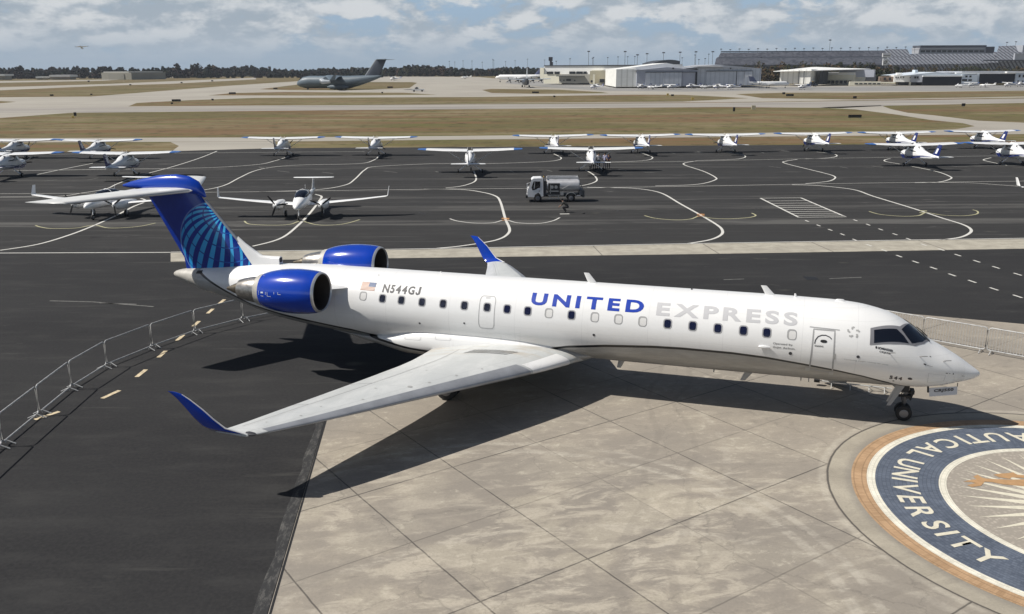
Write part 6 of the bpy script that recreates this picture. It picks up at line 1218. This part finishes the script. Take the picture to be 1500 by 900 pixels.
wood('scrub_wood', 'brown and dark green scrub trees between the hangars and the grandstand', [(1100, 1560, 690, 4, 90, 9, 13.4, 5), (1115, 1560, 820, 3, 60, 10, 15.5, 6), (1278, 1312, 600, 2.4, 20, 6, 10, 4), (1000, 1110, 900, 2, 60, 8, 13, 6), (782, 960, 860, 2, 60, 7, 11, 7)], LEAFR, 5, 1.05, 60)

# ------------------------------------------------------------------ aircraft far away
MG = mat('military grey', (.10, .135, .165), .5, vary=.12, vscale=.2); MGD = mat('military dark grey', (.035, .045, .065), .5); MGL = mat('pale grey blue', (.38, .42, .46), .4)
def transport():      # nose towards +y
    t = empty('military_transport')
    b = MB(); b.loft([ell(0, y, z, w, h_, 20, .95) for y, z, w, h_ in ((26, 3.3, .2, .2), (25.4, 3.4, 1.3, 1.1), (24, 3.7, 2.4, 2.1), (21.5, 4.0, 3.3, 3.1), (18, 4.2, 3.45, 3.45), (-6, 4.2, 3.45, 3.45), (-12, 5.0, 3.1, 2.8), (-18, 6.0, 2.2, 1.9), (-23, 6.9, 1.0, 1.0), (-25.5, 7.3, .3, .35))]); b.build('fuselage', MG, t, True, sharp=80)
    b = MB(); b.add([(x, y, z) for x in (-2.0, 2.0) for y, z in ((24.2, 5.0), (22.6, 6.6), (22.0, 6.5), (23.2, 4.9))], [(0, 1, 5, 4), (0, 1, 2, 3), (4, 5, 6, 7), (1, 2, 6, 5), (0, 3, 7, 4)]); b.build('windscreen', GLASS, t)
    for sg in (1, -1):
        b = MB(); b.loft([wingring(sg*x, le, te, z, th) for x, le, te, z, th in ((1, 8, -2, 7.5, .7), (10, 3.5, -3.5, 7.0, .5), (24.5, -4.5, -7.8, 5.6, .2))]); w = b.build('wing', MG, t, True)
        b = MB(); b.loft([wingring(z, le, te, sg*x, th, vertical=True) for z, le, te, x, th in ((5.6, -4.5, -7.8, 24.5, .12), (8.2, -7.2, -8.8, 25.2, .06))]); b.build('winglet', MG, w, True)
        for x, y, z in ((6.8, 8.5, 4.9), (13.6, 4.8, 4.6)):
            b = MB(); b.lathe([(y-5.2, .5), (y-5, .8), (y-2, 1.15), (y-.5, 1.3), (y, 1.22), (y+.02, 1.1), (y-.8, 1.0), (y-.9, .1)], 'Y', (sg*x, 0, z), 20, (True, True)); e = b.build('engine', MGL, t, True)
            b = MB(); b.loft([[(sg*x-.15, yy, z+.9), (sg*x+.15, yy, z+.9), (sg*x+.15, yy-2.2, z+2.3), (sg*x-.15, yy-2.2, z+2.3)] for yy in (y-.8, y-4.5)]); b.build('pylon', MG, e)
        b = MB(); b.loft([wingring(sg*x, le, te, 16.4, th) for x, le, te, th in ((0, -22.5, -29, .35), (9.8, -27.5, -30.6, .12))]); b.build('tailplane', MG, t, True)
        b = MB(); b.loft([ell(sg*3.6, y, 1.5, w, h_, 10) for y, w, h_ in ((6, .2, .3), (4, .9, 1.1), (-4, .9, 1.1), (-7, .2, .3))]); b.build('gear_sponson', MG, t, True)
        for y in (1.6, -.2, -2.2): wheel(t, (sg*3.4, y, .6), .62, 1.0, 'X')
    b = MB(); b.loft([wingring(z, le, te, 0, th, vertical=True) for z, le, te, th in ((7.0, -15.5, -24, .5), (16.2, -22.5, -28.6, .4), (16.7, -23, -28.8, .2))]); f = b.build('tail_fin', MGD, t, True)
    b = MB(); b.tube([(0, -15.4, 7.2), (0, -22.4, 16.3)], .22, 6); b.build('leading_edge', MGL, f)
    b = MB(); b.tube([(0, 19.5, 1.5), (0, 19.5, .5)], .2); g_ = b.build('nose_gear', MGD, t); wheel(g_, (0, 19.5, .5), .5, .9, 'X')
    return t
t = transport(); g = G(497, 131.6); t.location = (at(499, g.y), g.y, 0); t.rotation_euler = (0, 0, R(78)); t.scale = (.98,)*3
tag(t, 'dark grey four-engine military transport with T-tail parked beyond the runway', 'military transport')
def turboprop():
    t = empty('turboprop_aircraft')
    b = MB(); b.loft([ell(0, y, z, w, h_, 16, .95) for y, z, w, h_ in ((17, 2.6, .3, .3), (16, 2.8, 1.4, 1.3), (13, 3.1, 1.9, 1.9), (-4, 3.1, 1.9, 1.9), (-12, 4.0, 1.2, 1.1), (-17, 4.8, .4, .4))]); b.build('fuselage', MGD, t, True)
    for sg in (1, -1):
        b = MB(); b.loft([wingring(sg*x, le, te, z, th) for x, le, te, z, th in ((.5, 4, -1.2, 4.4, .5), (15.2, 2.4, -.2, 5.0, .25))]); b.build('wing', MGL, t, True)
        for x in (4.6, 9.6):
            b = MB(); b.lathe([(-1, .3), (0, .6), (5, .65), (6, .5), (6.7, .12)], 'Y', (sg*x, 0, 4.1), 12, (True, True)); e = b.build('engine', MGD, t, True)
            b = MB()
            for k in range(4): a = .5+pi/2*k; b.add([(sg*x+math.cos(a)*r-math.sin(a)*w, 6.3, 4.1+math.sin(a)*r+math.cos(a)*w) for r, w in ((.2, .15), (2, .2), (2, -.2), (.2, -.15))], [(0, 1, 2, 3)])
            b.build('propeller', BLACK, e)
        b = MB(); b.loft([wingring(sg*x, le, te, 5.2, th) for x, le, te, th in ((0, -12.5, -16.5, .2), (7.5, -14, -16.4, .1))]); b.build('tailplane', MGD, t, True)
        b = MB(); b.tube([(sg*1.9, 1, 1.6), (sg*2.1, 1, .6)], .2); g_ = b.build('gear_leg', MGD, t); wheel(g_, (sg*2.1, 1, .6), .6, .8, 'X')
    b = MB(); b.loft([wingring(z, le, te, 0, th, vertical=True) for z, le, te, th in ((4.6, -9, -16.4, .3), (11.4, -14, -17, .2))]); b.build('tail_fin', MGL, t, True)
    b = MB(); b.tube([(0, 13, 1.2), (0, 13, .5)], .15); g_ = b.build('gear_leg', MGD, t); wheel(g_, (0, 13, .45), .45, .5, 'X')
    return t
t = turboprop(); Y = 555; t.location = (at(771.5, Y), Y, 0); t.rotation_euler = (0, 0, R(2)); tag(t, 'dark grey four-engine turboprop seen end-on before the terminal', 'military aircraft')
def jetliner(m, L, name):
    t = empty(name); k = L/30
    b = MB(); b.loft([ell(0, y*k, z*k, w*k, h_*k, 16) for y, z, w, h_ in ((15, 2.7, .1, .1), (14, 2.9, .9, .9), (12, 3.1, 1.5, 1.5), (-6, 3.1, 1.5, 1.5), (-12, 3.8, .8, .8), (-15, 4.2, .2, .2))]); b.build('fuselage', m, t, True)
    b = MB(); b.box((0, 13.1*k, 3.9*k), (1.9*k, .9*k, .5*k)); b.build('windscreen', GLASS, t)
    for sg in (1, -1):
        b = MB(); b.loft([wingring(sg*x*k, le*k, te*k, z*k, th*k) for x, le, te, z, th in ((.8, 4, -1.5, 2.2, .3), (13, -4, -5.8, 3.2, .1))]); b.build('wing', m, t, True)
        b = MB(); b.lathe([(-10.5*k, .4*k), (-10*k, .6*k), (-7.5*k, .75*k), (-7*k, .65*k), (-7.3*k, .1*k)], 'Y', (sg*2.5*k, 0, 3.6*k), 14, (True, True)); b.build('engine', m, t, True)
        b = MB(); b.loft([wingring(sg*x*k, le*k, te*k, 8.2*k, th*k) for x, le, te, th in ((0, -13, -16, .15), (4.6, -15, -16.8, .08))]); b.build('tailplane', m, t, True)
        b = MB(); b.tube([(sg*1.6*k, -1*k, 2*k), (sg*1.6*k, -1*k, .4*k)], .15*k); g_ = b.build('gear_leg', MGD, t); wheel(g_, (sg*1.6*k, -1*k, .45*k), .45*k, .4*k, 'X')
    b = MB(); b.loft([wingring(z*k, le*k, te*k, 0, th*k, vertical=True) for z, le, te, th in ((4, -9, -14.6, .25), (8.3, -12.8, -16, .15))]); b.build('tail_fin', mat('jet fin blue', (.10, .12, .22), .4), t, True)
    b = MB(); b.tube([(0, 12*k, 2*k), (0, 12*k, .4*k)], .12*k); g_ = b.build('gear_leg', MGD, t); wheel(g_, (0, 12*k, .4*k), .4*k, .3*k, 'X')
    return t
t = jetliner(LW, 24, 'business_jet'); Y = 505; t.location = (at(1128, Y), Y, 0); t.rotation_euler = (0, 0, R(-78)); tag(t, 'white business jet parked between the grey hangar and the small white hangar', 'jet')
t = jetliner(LW, 40, 'jet_airliner'); Y = 760; t.location = (at(762, Y), Y, 0); t.rotation_euler = (0, 0, R(84)); tag(t, 'long white jet airliner parked behind the grey turboprop', 'jet')
# light aircraft on the far apron: copies of the trainer and the twin
lowwing = tr0; k_ = 0
for px, Y, rz, kind, lab in ((872, 505, 60, 0, 'tiny white light aircraft in front of the beige office building'), (941, 500, 100, 0, 'tiny white light aircraft, leftmost at the foot of the slate hangar doors'), (957, 492, 70, 1, 'tiny white twin at the middle of the slate hangar doors'), (984, 488, 120, 0, 'tiny white light aircraft below the slate hangar door gap'), (1013, 505, 80, 0, 'tiny white light aircraft just right of the hangar door gap'), (1034, 500, 95, 1, 'tiny white twin at the foot of the grey sliding doors'), (1052, 492, 60, 0, 'tiny white light aircraft right of the tiny twin at the grey doors'),
                             (1072, 478, 100, 0, 'tiny light aircraft nearest the grass below the grey sliding doors'), (1176, 470, 110, 0, 'tiny light aircraft alone on the apron before the small white hangar'), (1408, 500, 80, 1, 'tiny white twin, left of the row before the open hangars'), (1424, 507, 110, 0, 'tiny white light aircraft second in the row before the open hangars'), (1444, 505, 60, 1, 'tiny white twin third in the row before the open hangars'), (1478, 512, 95, 0, 'tiny white light aircraft by the pale blue office'), (1496, 520, 80, 0, 'tiny white light aircraft at the right edge by the pale blue office'), (682, 1010, 80, 1, 'distant white aircraft before the central treeline'), (578, 900, 80, 0, 'distant pale aircraft right of the military transport fin')):
    t = copy_tree(tw0 if kind else tr0); t.location = (at(px, Y), Y, 0); t.rotation_euler = (0, 0, R(rz)); tag(t, lab, 'light aircraft', 'light aircraft far across the airfield'); t.name = 'light_aircraft'
    if Y > 800: t.scale = (1.5,)*3
t = copy_tree(tr0); t.name = 'flying_aircraft'; Y = 840; t.location = (at(127.5, Y), Y, zat(127.5, 69, Y)-2); t.rotation_euler = (R(-12), R(-3), R(12)); tag(t, 'small high-wing aircraft in flight against the clouds at upper left', 'light aircraft', 'aircraft in flight')
del t['group']
# pick-up truck on the far taxiway and ramp vehicles
def pickup(m):
    t = empty('pickup_truck')
    sp = lambda P, y0, y1, n, mm: sidepoly(P, y0, y1, n, mm, t)
    sp([(-2.6, .45), (-2.6, 1.0), (-.4, 1.05), (-.3, 1.55), (.2, 1.85), (1.0, 1.85), (1.5, 1.1), (2.5, 1.0), (2.6, .45)], -.95, .95, 'body', m); sp([(-.2, 1.15), (-.1, 1.55), (.25, 1.75), (.9, 1.75), (1.3, 1.15)], -.97, -.955, 'side_window', GLASS); sp([(-.2, 1.15), (-.1, 1.55), (.25, 1.75), (.9, 1.75), (1.3, 1.15)], .955, .97, 'side_window', GLASS)
    for x in (-1.6, 1.6):
        for y in (-.85, .85): wheel(t, (x, y, .38), .38, .25)
    b = MB(); b.box((.6, 0, 1.92), (.25, 1.1, .12)); b.build('light_bar', mat('beacon amber'), t); return t
pk = pickup(LW); g = G(612.5, 134.6); pk.location = g; pk.rotation_euler = (0, 0, R(185)); pk.scale = (1.25,)*3; tag(pk, 'white pick-up truck driving on the wide taxiway right of the military transport', 'pick-up truck')
for px, Y, rz, mm, lab in ((918, 545, 10, MGD, 'dark ramp vehicle parked at the foot of the white ribbed hangar'), (906, 560, 5, MGD, 'dark ramp vehicle beside the beige office building'), (1189, 545, 4, MGD, 'dark vehicle between the small white hangar and the cream building')):
    t = pickup(mm) if mm not in globals().get('_pk', {}) else None
    t.location = (at(px, Y), Y, 0); t.rotation_euler = (0, 0, R(rz)); t.scale = (1.5,)*3; t.name = 'ramp_vehicle'; tag(t, lab, 'vehicle')

tb = empty('tow_bar', (0, 0, 0), 0, 'pale tow bar with short feet lying on the concrete beyond the nose gear', 'tow bar')
q0, q1 = G(1196, 565), G(1306, 576.5); tb.location = q0; dv = q1-q0; tb.rotation_euler = (0, 0, math.atan2(dv.y, dv.x)); L_ = dv.length
b_ = MB(); b_.tube([(0, 0, .20), (L_, 0, .18)], .018, 8); b_.build('shaft', mat('tow bar paint', (.55, .55, .53), .5), tb, True)
b_ = MB(); [b_.tube([(x, -.22, .02), (x, 0, .18), (x+.05, .25, .02)], .013, 6) for x in (.5, L_*.45, L_*.7, L_-.25)]; b_.build('feet', mat('tow bar paint'), tb, True)
b_ = MB(); b_.loft([ell(0, x, .22, .10, .10, 10) for x in (-.1, 0, .1)]); o_ = b_.build('tow_head', BLACK, tb); o_.rotation_euler = (0, 0, -pi/2)

# ------------------------------------------------------------------ haze
HAZE = True
if HAZE:
    b_ = MB(); b_.box((0, 2560, 44), (12100, 5400, 91)); hz = b_.build('haze', []); hz.data.materials.clear()
    m = bpy.data.materials.new('haze'); m.use_nodes = True; nt = m.node_tree; nt.nodes.clear(); v = nt.nodes.new('ShaderNodeVolumePrincipled'); v.inputs['Color'].default_value = (.80, .88, 1, 1); v.inputs['Density'].default_value = .00007
    o_ = nt.nodes.new('ShaderNodeOutputMaterial'); nt.links.new(v.outputs[0], o_.inputs['Volume']); hz.data.materials.append(m); tag(hz, kind='stuff')
